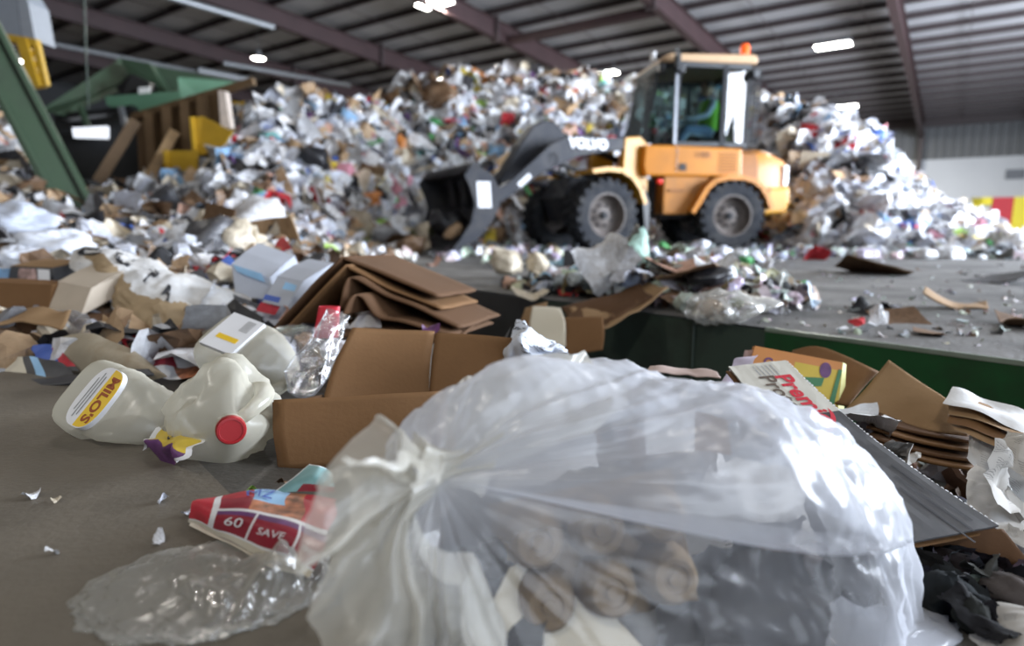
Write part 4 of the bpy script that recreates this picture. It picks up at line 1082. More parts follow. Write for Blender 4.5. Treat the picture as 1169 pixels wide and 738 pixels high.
# --- small clear bag ------------------------------------------------------------
SY = .66; SCn = P(245, 735, SY)
SOL = [(372,760),(366,715),(352,682),(330,655),(316,640),(300,652),(262,652),(220,664),(180,678),(165,688),(150,704),(128,724),(106,748),(110,800),(245,840),(360,800)]
sl = sorted((math.atan2((P(a,b,SY)-SCn).z, (P(a,b,SY)-SCn).x), (P(a,b,SY)-SCn).length) for a, b in SOL)
SA = np.array([a for a,_ in sl]); SR = np.array([r for _,r in sl]); SA = np.concatenate([SA-2*PI,SA,SA+2*PI]); SR = np.tile(SR,3)
def sbag(i, j):
    ph = 2*PI*i; th = PI*j; S = float(np.interp((ph+PI)%(2*PI)-PI, SA, SR))
    p = SCn + Vector((math.cos(ph),0,math.sin(ph)))*S*math.sin(th) - Vector((0,.10,0))*math.cos(th)
    d = (p-SCn).normalized()
    p += d*.016*noise.noise(p*14) - d*.026*(creases(Vector((p.x,p.y,p.z*1.6)), 9, 2, 3)-.5) - d*.008*(creases(p, 30, 7, 2)-.5) + Vector((0,0,.03))*max(0, 1-abs(p.x-P(322,650,SY).x)/.035)*max(0, math.sin(ph))*math.sin(th)
    z0 = .004
    if p.z < z0: p.z = z0 + (p.z-z0)*.03
    return p
k = MB(); k.grid(150, 80, sbag, closed_u=True)
tag(k.build('crinkled_plastic_bag', m_film2, None, smooth=True, ang=180, origin=(SCn.x,SCn.y,0)), 'small empty crinkled clear bag at the bottom left corner of the floor', 'plastic bag')

# --- milk jugs --------------------------------------------------------------------
def jug(label, c, d, h, s, seed, lab=None, cap=None, text=None, dent=.10):
    """c: centre of the body, d: towards the neck, h: towards the handle side"""
    d = Vector(d).normalized(); h = Vector(h); h = (h - d*h.dot(d)).normalized(); y = d.cross(h); R = Matrix((h, y, d)).transposed()
    c = Vector(c); org = c - R @ Vector((0,0,.115*s))
    W = lambda p: org + R @ (Vector(p)*s)
    t = thing('milk_jug', label, 'jug', c, 'plastic gallon jugs beside the trench')
    prof = [(0,.0,4),(.0,.035,4),(.002,.062,4),(.012,.075,4),(.05,.077,4.5),(.09,.077,4.5),(.13,.077,4.2),(.155,.074,3.6),(.18,.063,3),(.20,.050,2.6),(.215,.036,2.2),(.226,.024,2),(.232,.0195,2),(.252,.0195,2)]
    zs = [p[0] for p in prof]; n = 48
    def pt(i, j):
        x = j*(len(prof)-1); k0 = min(int(x), len(prof)-2); f = x-k0
        z = prof[k0][0]*(1-f)+prof[k0+1][0]*f; hw = prof[k0][1]*(1-f)+prof[k0+1][1]*f; ex = prof[k0][2]*(1-f)+prof[k0+1][2]*f
        if j < .001: z = .004
        a = 2*PI*i; ca, sa = math.cos(a), math.sin(a); r = hw/((abs(ca)**ex+abs(sa)**ex)**(1/ex)) if hw > 0 else 0
        wz = max(0, 1-abs(z-.155)/.07)**.6; wa = max(0, 1-abs((a+PI)%(2*PI)-PI)/.75)
        r *= 1-.46*wz*min(1, wa*1.8)
        p = Vector((r*ca, r*sa, z)); q = p*11+Vector((seed,0,0)); dn = noise.noise(q)*dent + (.5-2*abs(noise.noise(q*1.9)))*dent*.5 - (creases(Vector((r*ca, r*sa, z)), 14, seed, 2)-.5)*dent*1.1
        if lab is not None: dn *= 1-.9*max(0, -sa)**.5
        if .02 < z < .2: p += Vector((ca,sa,0))*dn*.11*math.sin(min(1,(z-.02)/.1)*PI/2)*min(1,(.2-z)/.05)
        return W(p)
    k = MB(); k.grid(n, 66, pt, closed_u=True)
    k.build('jug_body', m_hdpe, t, smooth=True, ang=180)
    k = MB(); k.tube([W(q) for q in ((.012,0,.222),(.040,0,.220),(.062,0,.205),(.072,0,.175),(.073,0,.14),(.066,0,.105),(.05,0,.09))], [.011*s,.012*s,.014*s,.015*s,.015*s,.016*s,.014*s], 12); k.build('handle', m_hdpe, t, smooth=True, ang=180)
    k = MB(); k.lathe([(.0215*s,-.004*s),(.0225*s,-.002*s),(.0225*s,.002*s),(.0215*s,.004*s)], 20, W((0,0,.233)), d); k.build('neck_ring', m_hdpe, t, smooth=True)
    if cap:
        k = MB(); k.lathe([(.0215*s,.0),(.0222*s,.002*s),(.0222*s,.013*s),(.0205*s,.0165*s),(.017*s,.0168*s),(.0165*s,.0160*s),(0,.0160*s)], 28, W((0,0,.240)), d); k.build('cap', cap, t, smooth=True)
    if lab is not None:
        nl = Vector(lab); up = Vector((0,0,1)); rt = up.cross(nl)
        f = lambda x, z, o: W(Vector((0,0,z)) + nl*(.0835+o) + rt*x)
        if text == 'MILO':
            k = MB(); q = [(.060*math.copysign(abs(math.cos(a))**.7, math.cos(a)), .112+.043*math.copysign(abs(math.sin(a))**.7, math.sin(a))) for a in np.linspace(0,2*PI,41)[:-1]]
            k.prism(q, lambda x, z: f(x,z,.0006), lambda x, z: f(x,z,-.010)); k.build('label', m_labw, t)
            k = MB(); q2 = [(x*.97, z) for x, z in q if True]; q2 = [(x, max(z,.112)) for x, z in q2]; k.prism(q2, lambda x, z: f(x,z,.0011), lambda x, z: f(x,z,.0005)); k.build('label_band', m_laby, t)
            vs, fs = text_verts("MILO'S", .031, bold=.0012); k = MB(); k.add([f(v.x*1.0, .131+v.y, .0016) for v in vs], fs); k.build('lettering', m_labbr, t)
            for jj, (zz, ww) in enumerate(((.102,.040),(.094,.046),(.086,.034))):
                k = MB(); k.add([f(-ww,zz-.0016,.0012),f(ww,zz-.0016,.0012),f(ww,zz+.0016,.0012),f(-ww,zz+.0016,.0012)], [(0,1,2,3)]); k.build('small_print', m_inkgrey, t)
        else:
            k = MB(); k.prism([(-.055,.03),(.055,.03),(.055,.125),(-.055,.125)], lambda x, z: f(x,z,.0006), lambda x, z: f(x,z,-.010)); k.build('label', m_labw, t)
            k = MB(); k.prism([(.012,.05),(.026,.05),(.026,.11),(.012,.11)], lambda x, z: f(x,z,.0012), lambda x, z: f(x,z,.0005)); k.build('label_band', m_laby, t)
            k = MB()
            for q in range(9): k.add([f(-.045+.004*q,.085,.0012),f(-.043+.004*q,.085,.0012),f(-.043+.004*q,.11,.0012),f(-.045+.004*q,.11,.0012)], [(0,1,2,3)])
            k.build('barcode', m_inkgrey, t)
    return t
jug("milky jug with a yellow and white MILO'S label, leftmost of the jugs on the floor", P(150,476,1.20), (.84,-.48,-.14), tuple(Vector((.16,.74,-.62)).cross(Vector((.84,-.48,-.14)))), 1.05, 3, lab=(0,-1,0), text='MILO', dent=.14)
jug('milky jug with a red cap turned to the lens, beside the brown box', P(258,474,1.13), (.46,-.86,.10), (.80,.3,.55), 1.10, 8, cap=m_capred, dent=.20)
jug('milky jug with a square white label, behind the red capped jug', P(292,414,1.60), (.85,-.35,-.22), tuple(Vector((.15,.5,-.85)).cross(Vector((.85,-.35,-.22)))), 1.12, 5, lab=(0,-1,0), text='sq', cap=m_capblk, dent=.10)

def H(px, py, z): return G(px, py, z)
# --- candy wrapper, printed grocery bag ---------------------------------------------
w0 = [[H(163,513,.004),H(182,523,.006),H(202,532,.008)],[H(168,502,.03),H(192,510,.045),H(216,523,.04)],[H(180,489,.03),H(206,495,.05),H(230,501,.045)]]
wr = sheet('candy_wrapper', w0, [m_yprint, m_purple, m_labw], nu=20, nv=16, amp=.016, sc=22, seed=2, matfn=lambda u, v: 2 if (u < .08 or u > .92) else (0 if v > .52 else 1))
tag(wr, 'small crumpled yellow and purple wrapper between the two front jugs', 'wrapper')
vs, fs = text_verts('5', .3); k = MB(); k.add(on_patch(w0, vs, .35, .78, .7, .9, .002, .016, 22, 2), fs); k.build('lettering', m_ink, wr)
fl0 = [[H(214,596,.012),H(262,617,.016),H(308,643,.014),H(352,656,.02)],[H(218,584,.03),H(270,596,.045),H(325,612,.045),H(372,625,.04)],[H(222,573,.04),H(280,577,.05),H(335,582,.05),H(383,590,.045)],[H(226,567,.035),H(285,564,.04),H(335,562,.04),H(386,566,.04)]]
def flm(u, v):
    if v < .10: return 4
    if abs(u-.17) < .012 or abs(v-.12) < .012: return 3
    if u < .16: return 0
    if v < .5:
        if min(abs(u-.45), abs(u-.75)) < .012: return 3
        if v > .42: return 2
        return 1
    if v < .54: return 3
    if u < .38: return 1 if v < .8 else 0
    if u < .62 and v > .74: return 5
    if u < .75: return 6
    return 0
gb = thing('printed_grocery_bag', 'flattened red printed grocery bag with coupon panels, on the dark belt', 'bag', G(300,610))
sheet('bag_front', fl0, [m_redp, m_redd, m_purple, m_labw, m_cream, m_skyb, m_foodp], gb, nu=60, nv=40, amp=.008, sc=16, seed=1, matfn=flm)
sheet('bag_back', [[H(215,600,.006),H(262,622,.006),H(308,648,.006),H(353,661,.006)],[H(228,574,.006),H(287,573,.006),H(335,572,.006),H(386,576,.006)]], m_cream, gb, nu=30, nv=14, amp=.003, sc=16, seed=4)
sheet('bag_flap', [[H(309,562,.04),H(345,561,.045),H(384,562,.04)],[H(335,545,.05),H(358,545,.06),H(381,550,.05)],[H(354,530,.05),H(364,532,.06),H(373,536,.05)]], [m_teal, m_redd, m_labw], gb, nu=20, nv=16, amp=.005, sc=18, seed=6, matfn=lambda u, v: 2 if (v > .93 or u < .05) else (1 if v < .3 and u > .4 else 0))
for body, u0, v0, sz, mt in (('MZ', .42, .84, .20, m_inkblue), ('60', .33, .29, .17, m_labw), ('SAVE', .60, .27, .10, m_labw), ('PRICE', .88, .25, .07, m_labw)):
    vs, fs = text_verts(body, sz); k = MB(); k.add(on_patch(fl0, vs, u0, v0, .75, 1.0, .0022, .008, 16, 1), fs); k.build('lettering', mt, gb)

# --- open brown box, folded boards ---------------------------------------------------
bx = thing('open_cardboard_box', 'open brown cardboard box lying between the jugs and the clear sack', 'box', G(430,500,-.05))
def board(name, q, mat, parent, th=.006, n=10, amp=.004, seed=0, **kw): return sheet(name, q, mat, parent, nu=n, nv=n, amp=amp, sc=7, seed=seed, thick=th, ang=30, **kw)
board('front_flap', [[(318,538,1.06),(410,533,1.09),(520,525,1.13)],[(312,495,1.08),(405,490,1.12),(515,485,1.16)],[(313,458,1.11),(405,452,1.15),(508,447,1.2)]], m_kraft, bx)
board('back_wall', [[(368,462,1.36),(420,462,1.42),(490,462,1.47)],[(382,415,1.42),(430,415,1.46),(492,415,1.51)],[(402,374,1.48),(440,376,1.52),(496,380,1.56)]], m_kraft, bx)
board('back_wall', [[(490,462,1.47),(540,468,1.46),(590,470,1.44)],[(492,418,1.51),(540,424,1.50),(588,428,1.48)],[(496,380,1.56),(540,383,1.55),(584,386,1.53)]], m_kraft, bx, seed=3)
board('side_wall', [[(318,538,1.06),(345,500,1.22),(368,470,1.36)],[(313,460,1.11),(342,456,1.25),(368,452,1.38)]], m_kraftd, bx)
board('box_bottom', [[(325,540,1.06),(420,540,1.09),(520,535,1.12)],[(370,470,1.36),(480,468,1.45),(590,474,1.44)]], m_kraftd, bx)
st_ = thing('folded_cardboard_stack', 'bundle of folded brown cardboard sheets behind the open box', 'cardboard', G(420,400))
def fold_board(pts, Y0, back, mat, th=.007, seed=0, nm='cardboard_sheet'):
    rows = []
    for t in (0, .5, 1): rows.append([P(a, b, Y0 + dy) + Vector(back)*t for a, b, dy in pts])
    o = sheet(nm, [[tuple(q) for q in r] for r in rows] if False else rows, mat, st_, nu=30, nv=8, amp=.006, sc=6, seed=seed, thick=th, ang=30); return o
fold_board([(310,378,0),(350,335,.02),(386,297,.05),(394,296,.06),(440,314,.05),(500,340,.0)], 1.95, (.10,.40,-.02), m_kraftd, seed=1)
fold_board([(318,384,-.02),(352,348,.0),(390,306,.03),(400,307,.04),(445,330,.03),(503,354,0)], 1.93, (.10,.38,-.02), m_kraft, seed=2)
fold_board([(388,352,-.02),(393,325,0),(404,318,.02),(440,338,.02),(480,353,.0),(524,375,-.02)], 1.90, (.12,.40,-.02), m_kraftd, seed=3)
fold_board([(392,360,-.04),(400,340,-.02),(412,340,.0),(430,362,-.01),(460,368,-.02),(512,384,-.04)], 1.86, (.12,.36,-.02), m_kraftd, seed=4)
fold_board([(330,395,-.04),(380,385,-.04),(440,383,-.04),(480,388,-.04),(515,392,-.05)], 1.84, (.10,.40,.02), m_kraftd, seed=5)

# crumpled newspaper behind the sack
tag(sheet('crumpled_newspaper', [[(575,418,1.50),(595,420,1.46),(620,420,1.46),(648,418,1.5)],[(580,400,1.52),(600,395,1.44),(622,405,1.50),(650,410,1.48)],[(582,385,1.55),(602,384,1.50),(625,398,1.46),(648,400,1.52)],[(588,366,1.6),(598,374,1.56),(620,390,1.55),(640,398,1.56)]], m_newsp, nu=36, nv=28, amp=.022, sc=14, seed=3, amp2=.012), 'crumpled bluish newspaper sheet between the open box and the sack', 'newspaper')
tag(sheet('grey_magazine_page', [[(556,412,1.60),(572,400,1.62)],[(562,400,1.63),(585,372,1.66)]], m_greyb, nu=10, nv=10, amp=.01, sc=14), 'dark magazine page sticking up behind the open box', 'magazine')

# --- flattened carton with red lettering -----------------------------------------------
A_ = P(897,412,1.40); C_ = P(1140,601,.90); B_ = P(842,437,1.30)
eu = C_-A_; ev = (B_-A_).normalized()
nrm = eu.normalized().cross(ev).normalized(); nrm = nrm if nrm.z > 0 else -nrm
ev = nrm.cross(eu.normalized()); ev = ev if ev.dot(B_-A_) > 0 else -ev
lu = eu.length; eu = eu.normalized(); wv = .30
pb = thing('flattened_carton', 'flattened pale carton with red Premier lettering, leaning behind the clear sack', 'carton', G(960,560,-.2))
def PB(a, b, z=0): return A_ + eu*a + ev*b + nrm*z + nrm*(-.02*math.sin(PI*min(max(a/lu,0),1)))
k = MB(); sk = .10
k.grid(30, 12, lambda i, j: PB(lu*i + sk*0, (.15+.02*i)*j, .002*noise.noise(Vector((i*9,j*5,0)))))
k.mi = [0 if (i+.5)/29 < .36 else 1 for i in range(29) for j in range(11)]
k.build('printed_face', [M('carton face', (.50,.48,.42), .6, var=.04), m_greyb], pb, solid=.003)
k = MB(); k.grid(30, 12, lambda i, j: PB(lu*i, .004+(.15+.02*i)*j, -.012+.003*noise.noise(Vector((i*7,j*5,3))))); k.build('inner_face', m_kraft, pb, solid=.003)
k = MB()
for i in range(60): k.box(PB(lu*(i+.5)/60, -.001, -.004), (lu/60*.55, .004, .010), Matrix((eu, ev, nrm)).transposed(), .001)
k.build('torn_edge', m_labw, pb)
def on_pb(vs, a0, b0, s, z=.0035, rot=0): 
    return [PB(a0 + v.x*s, b0 - v.y*s, z) for v in vs]
vs, fs = text_verts('Premier', 1., bold=.03); k = MB(); k.add(on_pb(vs, .145, .050, .058), fs); k.build('lettering', m_inkred, pb)
vs, fs = text_verts('Protein', 1., bold=.015); k = MB(); k.add(on_pb(vs, .125, .088, .052), fs); k.build('lettering', M('brown ink', (.10,.07,.05), .6), pb)
k = MB(); n = 16
for i in range(n): 
    pass
k.grid(18, 2, lambda i, j: PB(.175+.075*i, .022 + .052*i*i*1.15 - (j-.5)*.020*(i**.8)*(1.1-.35*i)*1.2, .0036)); k.build('red_swoosh', m_inkred, pb)
for i in range(5):
    k = MB(); k.add([PB(.012,.05+.011*i,.0032),PB(.012+.05-.006*(i%3),.05+.011*i,.0032),PB(.012+.05-.006*(i%3),.053+.011*i,.0032),PB(.012,.053+.011*i,.0032)], [(0,1,2,3)]); k.build('small_print', m_inkgrey, pb)
for i in range(3):
    k = MB(); k.add([PB(.36+.03*i,.03+.02*i,.0035),PB(.52+.02*i,.03+.02*i,.0035),PB(.52+.02*i,.034+.02*i,.0035),PB(.36+.03*i,.034+.02*i,.0035)], [(0,1,2,3)]); k.build('small_print', m_ink, pb)
lb = thing('dark_torn_board', 'dark torn board lying under the flattened carton, by the newspapers', 'cardboard', G(1100,640,-.15))
sheet('board_sheet', [[(1040,603,.93),(1090,606,.91),(1142,603,.90)],[(1045,622,.93),(1100,632,.90),(1185,648,.86)]], m_kraftd, lb, nu=16, nv=8, amp=.008, sc=12, thick=.004)

# --- orange and yellow crayon box ----------------------------------------------------
cb = thing('crayon_box', 'orange and yellow printed box with a purple oval, behind the pale carton', 'box', P(905,470,1.5))
q00, q10, q01, q11 = P(846,452,1.50), P(955,478,1.47), P(862,395,1.54), P(962,414,1.51)
def CB(u, v, o=0): 
    p = (q00*(1-u)+q10*u)*(1-v) + (q01*(1-u)+q11*u)*v; n_ = (q10-q00).cross(q01-q00).normalized(); n_ = n_ if n_.y < 0 else -n_; return p + n_*o
k = MB(); k.grid(24, 14, lambda u, v: CB(u, v))
def cm(u, v):
    if u < .48: return 0 if v > .30 + .25*abs(u-.2) else 1
    return 0 if v > .84 else 1
k.mi = [cm((i+.5)/23, (j+.5)/13) for i in range(23) for j in range(13)]; k.build('front_panel', [m_orange, m_yprint], cb)
k = MB(); dpt = Vector((.01,.04,-.01)); k.add([CB(0,0)+dpt, CB(1,0)+dpt, CB(1,1)+dpt, CB(0,1)+dpt, CB(0,0), CB(1,0), CB(1,1), CB(0,1)], [(0,1,2,3),(3,2,6,7),(1,5,6,2),(0,3,7,4)]); k.build('box_body', m_orange, cb)
k = MB(); k.add([CB(1,.0), CB(1,1), CB(1,1)+Vector((.02,.02,-.01)), CB(1.03,.1)+Vector((.025,.03,0))], [(0,1,2,3)]); k.build('end_flap', M('pale yellow flap', (.75,.72,.30), .6), cb, solid=.002)
k = MB(); k.add([CB(.82+.065*math.cos(a), .80+.14*math.sin(a), .002) for a in np.linspace(0,2*PI,25)[:-1]], [tuple(range(24))]); k.build('purple_oval', m_purple, cb)
k = MB(); k.add([CB(.60,.60,.002),CB(.82,.66,.002),CB(.80,.50,.002),CB(.70,.46,.002)], [(0,1,2,3)]); k.add([CB(.88,.0,.002),CB(.96,.86,.002),CB(1.0,.86,.002),CB(.94,.0,.002)], [(0,1,2,3)]); k.build('green_mark', m_gprint, cb)
vs, fs = text_verts('Cro', 1., bold=.03); k = MB(); k.add([CB(.25+v.x*.14, .72+v.y*.24-.12*v.x*.14, .002) for v in vs], fs); k.build('lettering', m_purple, cb)
k = MB(); k.add([CB(.05,.12,.002),CB(.12,.38,.002),CB(.40,.42,.002),CB(.38,.32,.002),CB(.24,.30,.002),CB(.20,.10,.002)], [(0,1,2,3,4,5)]); k.build('purple_mark', m_purple, cb)
tag(sheet('lilac_paper', [[(818,440,1.42),(850,452,1.40)],[(835,424,1.46),(860,418,1.46)],[(842,412,1.5),(862,408,1.5)]], M('lilac paper', (.55,.50,.62), .7, var=.15, scale=20), nu=14, nv=12, amp=.02, sc=16), 'lilac crumpled paper left of the crayon box', 'paper')
tag(sheet('picture_scrap', [[(848,412,1.54),(858,415,1.53)],[(850,400,1.56),(866,397,1.55)]], m_photo, nu=8, nv=8, amp=.01, sc=16), 'small multicoloured printed scrap above the lilac paper', 'paper')
tag(sheet('pink_cardboard', [[(738,428,1.5),(775,428,1.5),(822,432,1.48)],[(742,417,1.54),(780,420,1.54),(818,424,1.52)]], M('pinkish board', (.52,.40,.36), .7), nu=18, nv=8, amp=.012, sc=20, thick=.003), 'narrow pinkish cardboard strip behind the top of the sack', 'cardboard')

# --- brown box at the right ---------------------------------------------------------------
rb = thing('brown_cardboard_box', 'brown cardboard box with raised flaps, leaning on the green trench wall', 'box', G(1000,480,-.25))
board('left_flap', [[(898,440,1.58),(930,455,1.52),(968,463,1.46)],[(899,418,1.62),(935,425,1.58),(985,443,1.50)],[(905,400,1.66),(938,397,1.62),(1003,425,1.53)]], m_kraft, rb)
board('right_flap', [[(966,466,1.45),(1015,480,1.40),(1060,492,1.34),(1104,498,1.28)],[(990,442,1.49),(1030,455,1.43),(1075,474,1.37),(1114,494,1.30)],[(1014,412,1.53),(1035,426,1.48),(1080,457,1.40),(1124,490,1.31)]], m_kraft2, rb, n=14)
for i in range(4):
    o = 10*i
    board('layer', [[(990,478+o,1.36-.03*i),(1050,496+o,1.31-.03*i),(1112,506+o,1.26-.03*i)],[(1010,468+o,1.46-.03*i),(1060,484+o,1.42-.03*i),(1122,500+o,1.34-.03*i)]], [m_kraftd, m_kraft][i%2], rb, seed=i+2)
tag(crumple('torn_white_paper', 990, 480, 1.34, .13, m_news, 21, (.9,.3,.5)), 'torn white printed paper between the pale carton and the brown box', 'paper')
tag(crumple('torn_paper_strip', 1025, 520, 1.20, .12, m_newsd, 23, (.7,.3,.9), asp=.45), 'long torn paper strip along the edge of the pale carton', 'paper')

# --- newspapers at the right edge --------------------------------------------------------------
fbag = thing('folded_paper_bag', 'folded brown and white paper bag on the pile against the green wall', 'paper bag', G(1120,480,-.2))
for i in range(4):
    o = 9*i
    sheet('paper_fold', [[(1078+3*i,462+o,1.30-.02*i),(1120,475+o,1.24-.02*i),(1200,505+o,1.14-.02*i)],[(1082,444+o,1.36-.02*i),(1125,452+o,1.32-.02*i),(1205,486+o,1.22-.02*i)]], [m_paperw, m_kraft2, m_kraft, m_kraft2][i], fbag, nu=26, nv=10, amp=.014, sc=14, seed=i)
for i, (ct_, mt, lb_) in enumerate((
    ([[(1098,520,1.20),(1130,545,1.14),(1165,575,1.06)],[(1105,502,1.24),(1140,510,1.18),(1185,545,1.10)],[(1128,490,1.28),(1150,492,1.22),(1200,510,1.16)]], m_news, 'creased white newspaper page hanging below the folded paper bag'),
    ([[(1105,585,1.08),(1140,612,1.0),(1185,640,.94)],[(1110,555,1.12),(1140,570,1.06),(1180,600,1.0)],[(1118,535,1.16),(1132,538,1.12),(1150,560,1.06)]], m_paperw, 'clean white paper sheet standing right of the pale carton'),
    ([[(1142,520,1.10),(1170,540,1.04),(1200,560,1.0)],[(1140,500,1.14),(1170,505,1.10),(1200,520,1.06)],[(1146,488,1.18),(1172,490,1.14),(1200,500,1.10)]], m_newsd, 'grey crumpled newspaper at the right edge over the white page'),
    ([[(1140,620,.96),(1170,650,.90),(1200,670,.86)],[(1150,590,1.02),(1175,600,.96),(1205,615,.92)]], m_news, 'newspaper page right of the dark torn board'),
    ([[(1098,748,.70),(1140,755,.67),(1200,770,.63)],[(1100,712,.74),(1140,716,.72),(1200,725,.68)],[(1108,690,.78),(1140,688,.77),(1200,698,.73)]], m_newsd, 'dull newspaper page at the bottom right corner'))):
    tag(sheet('newspaper_page', ct_, mt, nu=30, nv=24, amp=.022 if i < 4 else .010, sc=11, seed=i*3+1, amp2=.010 if i < 4 else .004), lb_, 'newspaper')
tag(crumple('crumpled_newspaper', 1152, 560, 1.05, .16, m_newsd, 31, (.6,.5,.2)), 'balled up grey newspaper at the right edge beside the white sheet', 'newspaper')
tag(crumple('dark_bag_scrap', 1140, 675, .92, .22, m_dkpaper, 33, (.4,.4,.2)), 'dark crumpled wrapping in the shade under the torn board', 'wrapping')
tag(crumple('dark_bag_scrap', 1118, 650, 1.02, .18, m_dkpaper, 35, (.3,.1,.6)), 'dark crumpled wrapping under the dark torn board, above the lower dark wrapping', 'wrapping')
k = MB(); c0 = P(1078,668,.84); k.lathe([(.024,-.05),(.025,-.02),(.026,.02),(.0275,.022),(.0275,.026),(.0245,.026),(.023,-.045),(0,-.046)], 28, c0, (.55,-.75,.05))
tag(k.build('plastic_cup', m_clear, None, smooth=True, origin=c0), 'small clear plastic cup lying right of the clear sack', 'cup')
for i, (px, py, ln, lb_) in enumerate(((1160,690,.10,'thin clear straw poking out at the right edge'),)):
    a = P(px-30, py-25, .90); b = P(px-8, py-20, .88); k = MB(); k.tube([a, b, b+Vector((.01,0,-.02))], .003, 8); tag(k.build('plastic_straw', m_clear, None, smooth=True, origin=a), 'thin clear straw beside the small plastic cup', 'straw')
# ------------------------------------------------------------------ scraps at the left, near the jugs
fs_ctrl = [[(112,332,2.38),(138,365,2.22),(165,390,2.10),(182,398,2.06),(206,396,2.06)],
           [(92,318,2.46),(128,338,2.28),(165,362,2.16),(196,382,2.10),(222,386,2.12)],
           [(80,300,2.56),(122,312,2.36),(165,336,2.22),(205,356,2.16),(245,362,2.2)],
           [(82,290,2.66),(125,293,2.5),(172,312,2.36),(220,334,2.3),(270,352,2.3)],
           [(98,284,2.76),(135,286,2.66),(178,303,2.54),(228,324,2.46),(290,345,2.42)],
           [(110,290,2.84),(140,292,2.78),(185,312,2.7),(232,335,2.62),(285,360,2.55)]]
m_fsw = M('feed sack white', (.66,.66,.66), .6, var=.06, scale=6, bump=.15, bscale=30, dirt=(.30,.24,.16), dirt_scale=6, dirt_amt=.5)
m_fsb = M('feed sack brown', (.33,.24,.14), .7, var=.15, scale=8, bump=.15, bscale=30)
fk = (.030, 9, 4, .014)
fsk = sheet('feed_sack', fs_ctrl, [m_fsw, m_fsb], nu=56, nv=60, amp=fk[0], sc=fk[1], seed=fk[2], amp2=fk[3], matfn=lambda u, v: 1 if (.06 < v < .46+.08*math.sin(u*9) and u > .12) else 0)
tag(fsk, 'torn white and brown paper feed sack with black lettering, left of the folded cardboard', 'sack')
for body, u0, v0, sz in (('C', .14, .60, .21), ('U', .32, .62, .24), ('P', .50, .56, .20), ('A', .62, .48, .17)):
    vs, f_ = text_verts(body, sz, bold=.006); k = MB(); k.add(on_patch(fs_ctrl, [Vector((v.x*.75, v.y*.9, 0)) for v in vs], u0, v0, 1, 1, .004, *fk[:3], fk[3]) if False else on_patch(fs_ctrl, vs, u0, v0, .8, 1.0, .005, fk[0], fk[1], fk[2], fk[3]), f_); k.build('lettering', m_ink, fsk)
def pbox(name, q, depth, mat, label, cat='box', jit=0., top=None):
    """a carton from the four corners of its front face (bl, br, tr, tl) and the vector to its back"""
    q = [P(*c) for c in q]; dv = Vector(depth); c = sum(q, Vector())/4 + dv/2; c.z = min(v.z for v in q)
    t = thing(name, label, cat, c)
    k = MB(); k.add(q + [v + dv for v in q], [(0,1,2,3),(7,6,5,4),(0,4,5,1),(1,5,6,2),(0,3,7,4)]); k.build('carton_body', mat, t, bevel=.004)
    a, b = q[3], q[2]; m = MB(); m.add([a, b, b+dv*.5+Vector((0,0,.004)), a+dv*.5+Vector((0,0,.006)), a+dv, b+dv], [(0,1,2,3),(3,2,5,4)]); m.build('lid_flaps', top or mat, t, solid=.003)
    return t
b1 = pbox('photo_carton', [(8,322,2.62),(62,326,2.55),(60,306,2.58),(12,304,2.64)], (.05,.18,.02), m_greyb, 'carton printed with a photo at the left edge, on the brown box', top=m_kraft2)
k = MB(); q = [P(22,321,2.58), P(45,322,2.55), P(44,307,2.57), P(24,306,2.60)]; k.add([v - Vector((0,.012,0)) for v in q], [(0,1,2,3)]); k.build('printed_photo', m_photo, b1)
k = MB(); q = [P(46,323,2.55), P(60,324,2.53), P(59,308,2.56), P(45,307,2.58)]; k.add([v - Vector((0,.012,0)) for v in q], [(0,1,2,3)]); k.build('blue_print', m_labw, b1)
pbox('brown_carton', [(-25,362,2.25),(55,362,2.2),(60,326,2.25),(-25,322,2.3)], (.03,.09,.005), m_kraft, 'plain brown carton at the left edge under the photo carton')
pbox('beige_carton', [(50,366,2.18),(92,362,2.12),(104,330,2.2),(66,322,2.28)], (.02,.22,.06), M('beige carton', (.45,.38,.30), .7, var=.06), 'tilted beige carton between the brown carton and the feed sack')
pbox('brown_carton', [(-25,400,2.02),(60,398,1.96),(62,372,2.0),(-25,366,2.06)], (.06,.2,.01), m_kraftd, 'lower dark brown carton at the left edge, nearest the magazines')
tag(sheet('brown_board', [[(-20,372,1.98),(30,368,1.95),(70,376,1.9)],[(0,356,2.1),(40,352,2.08),(80,356,2.0)]], m_kraft2, nu=14, nv=10, amp=.012, thick=.004), 'slanted brown board on top of the lower dark carton', 'cardboard')
tag(sheet('clear_tray', [[(40,375,2.05),(75,382,1.98),(112,384,1.95)],[(48,355,2.15),(80,352,2.1),(105,362,2.05)]], m_clear, nu=16, nv=12, amp=.02, sc=14, thick=.002), 'shiny clear plastic tray below the tilted beige carton', 'tray')
tag(sheet('curled_board', [[(80,430,1.70),(110,436,1.66),(150,440,1.62),(192,430,1.62)],[(70,405,1.74),(105,402,1.68),(145,412,1.64),(185,424,1.62)],[(64,386,1.80),(98,381,1.76),(140,396,1.70),(178,420,1.66)]], [M('stained grey board', (.36,.31,.23), .75, var=.15, scale=5, dirt=(.22,.15,.08), dirt_scale=6, dirt_amt=.7)], nu=30, nv=18, amp=.008, thick=.003), 'stained grey brown curled board lying behind the leftmost jug', 'cardboard')
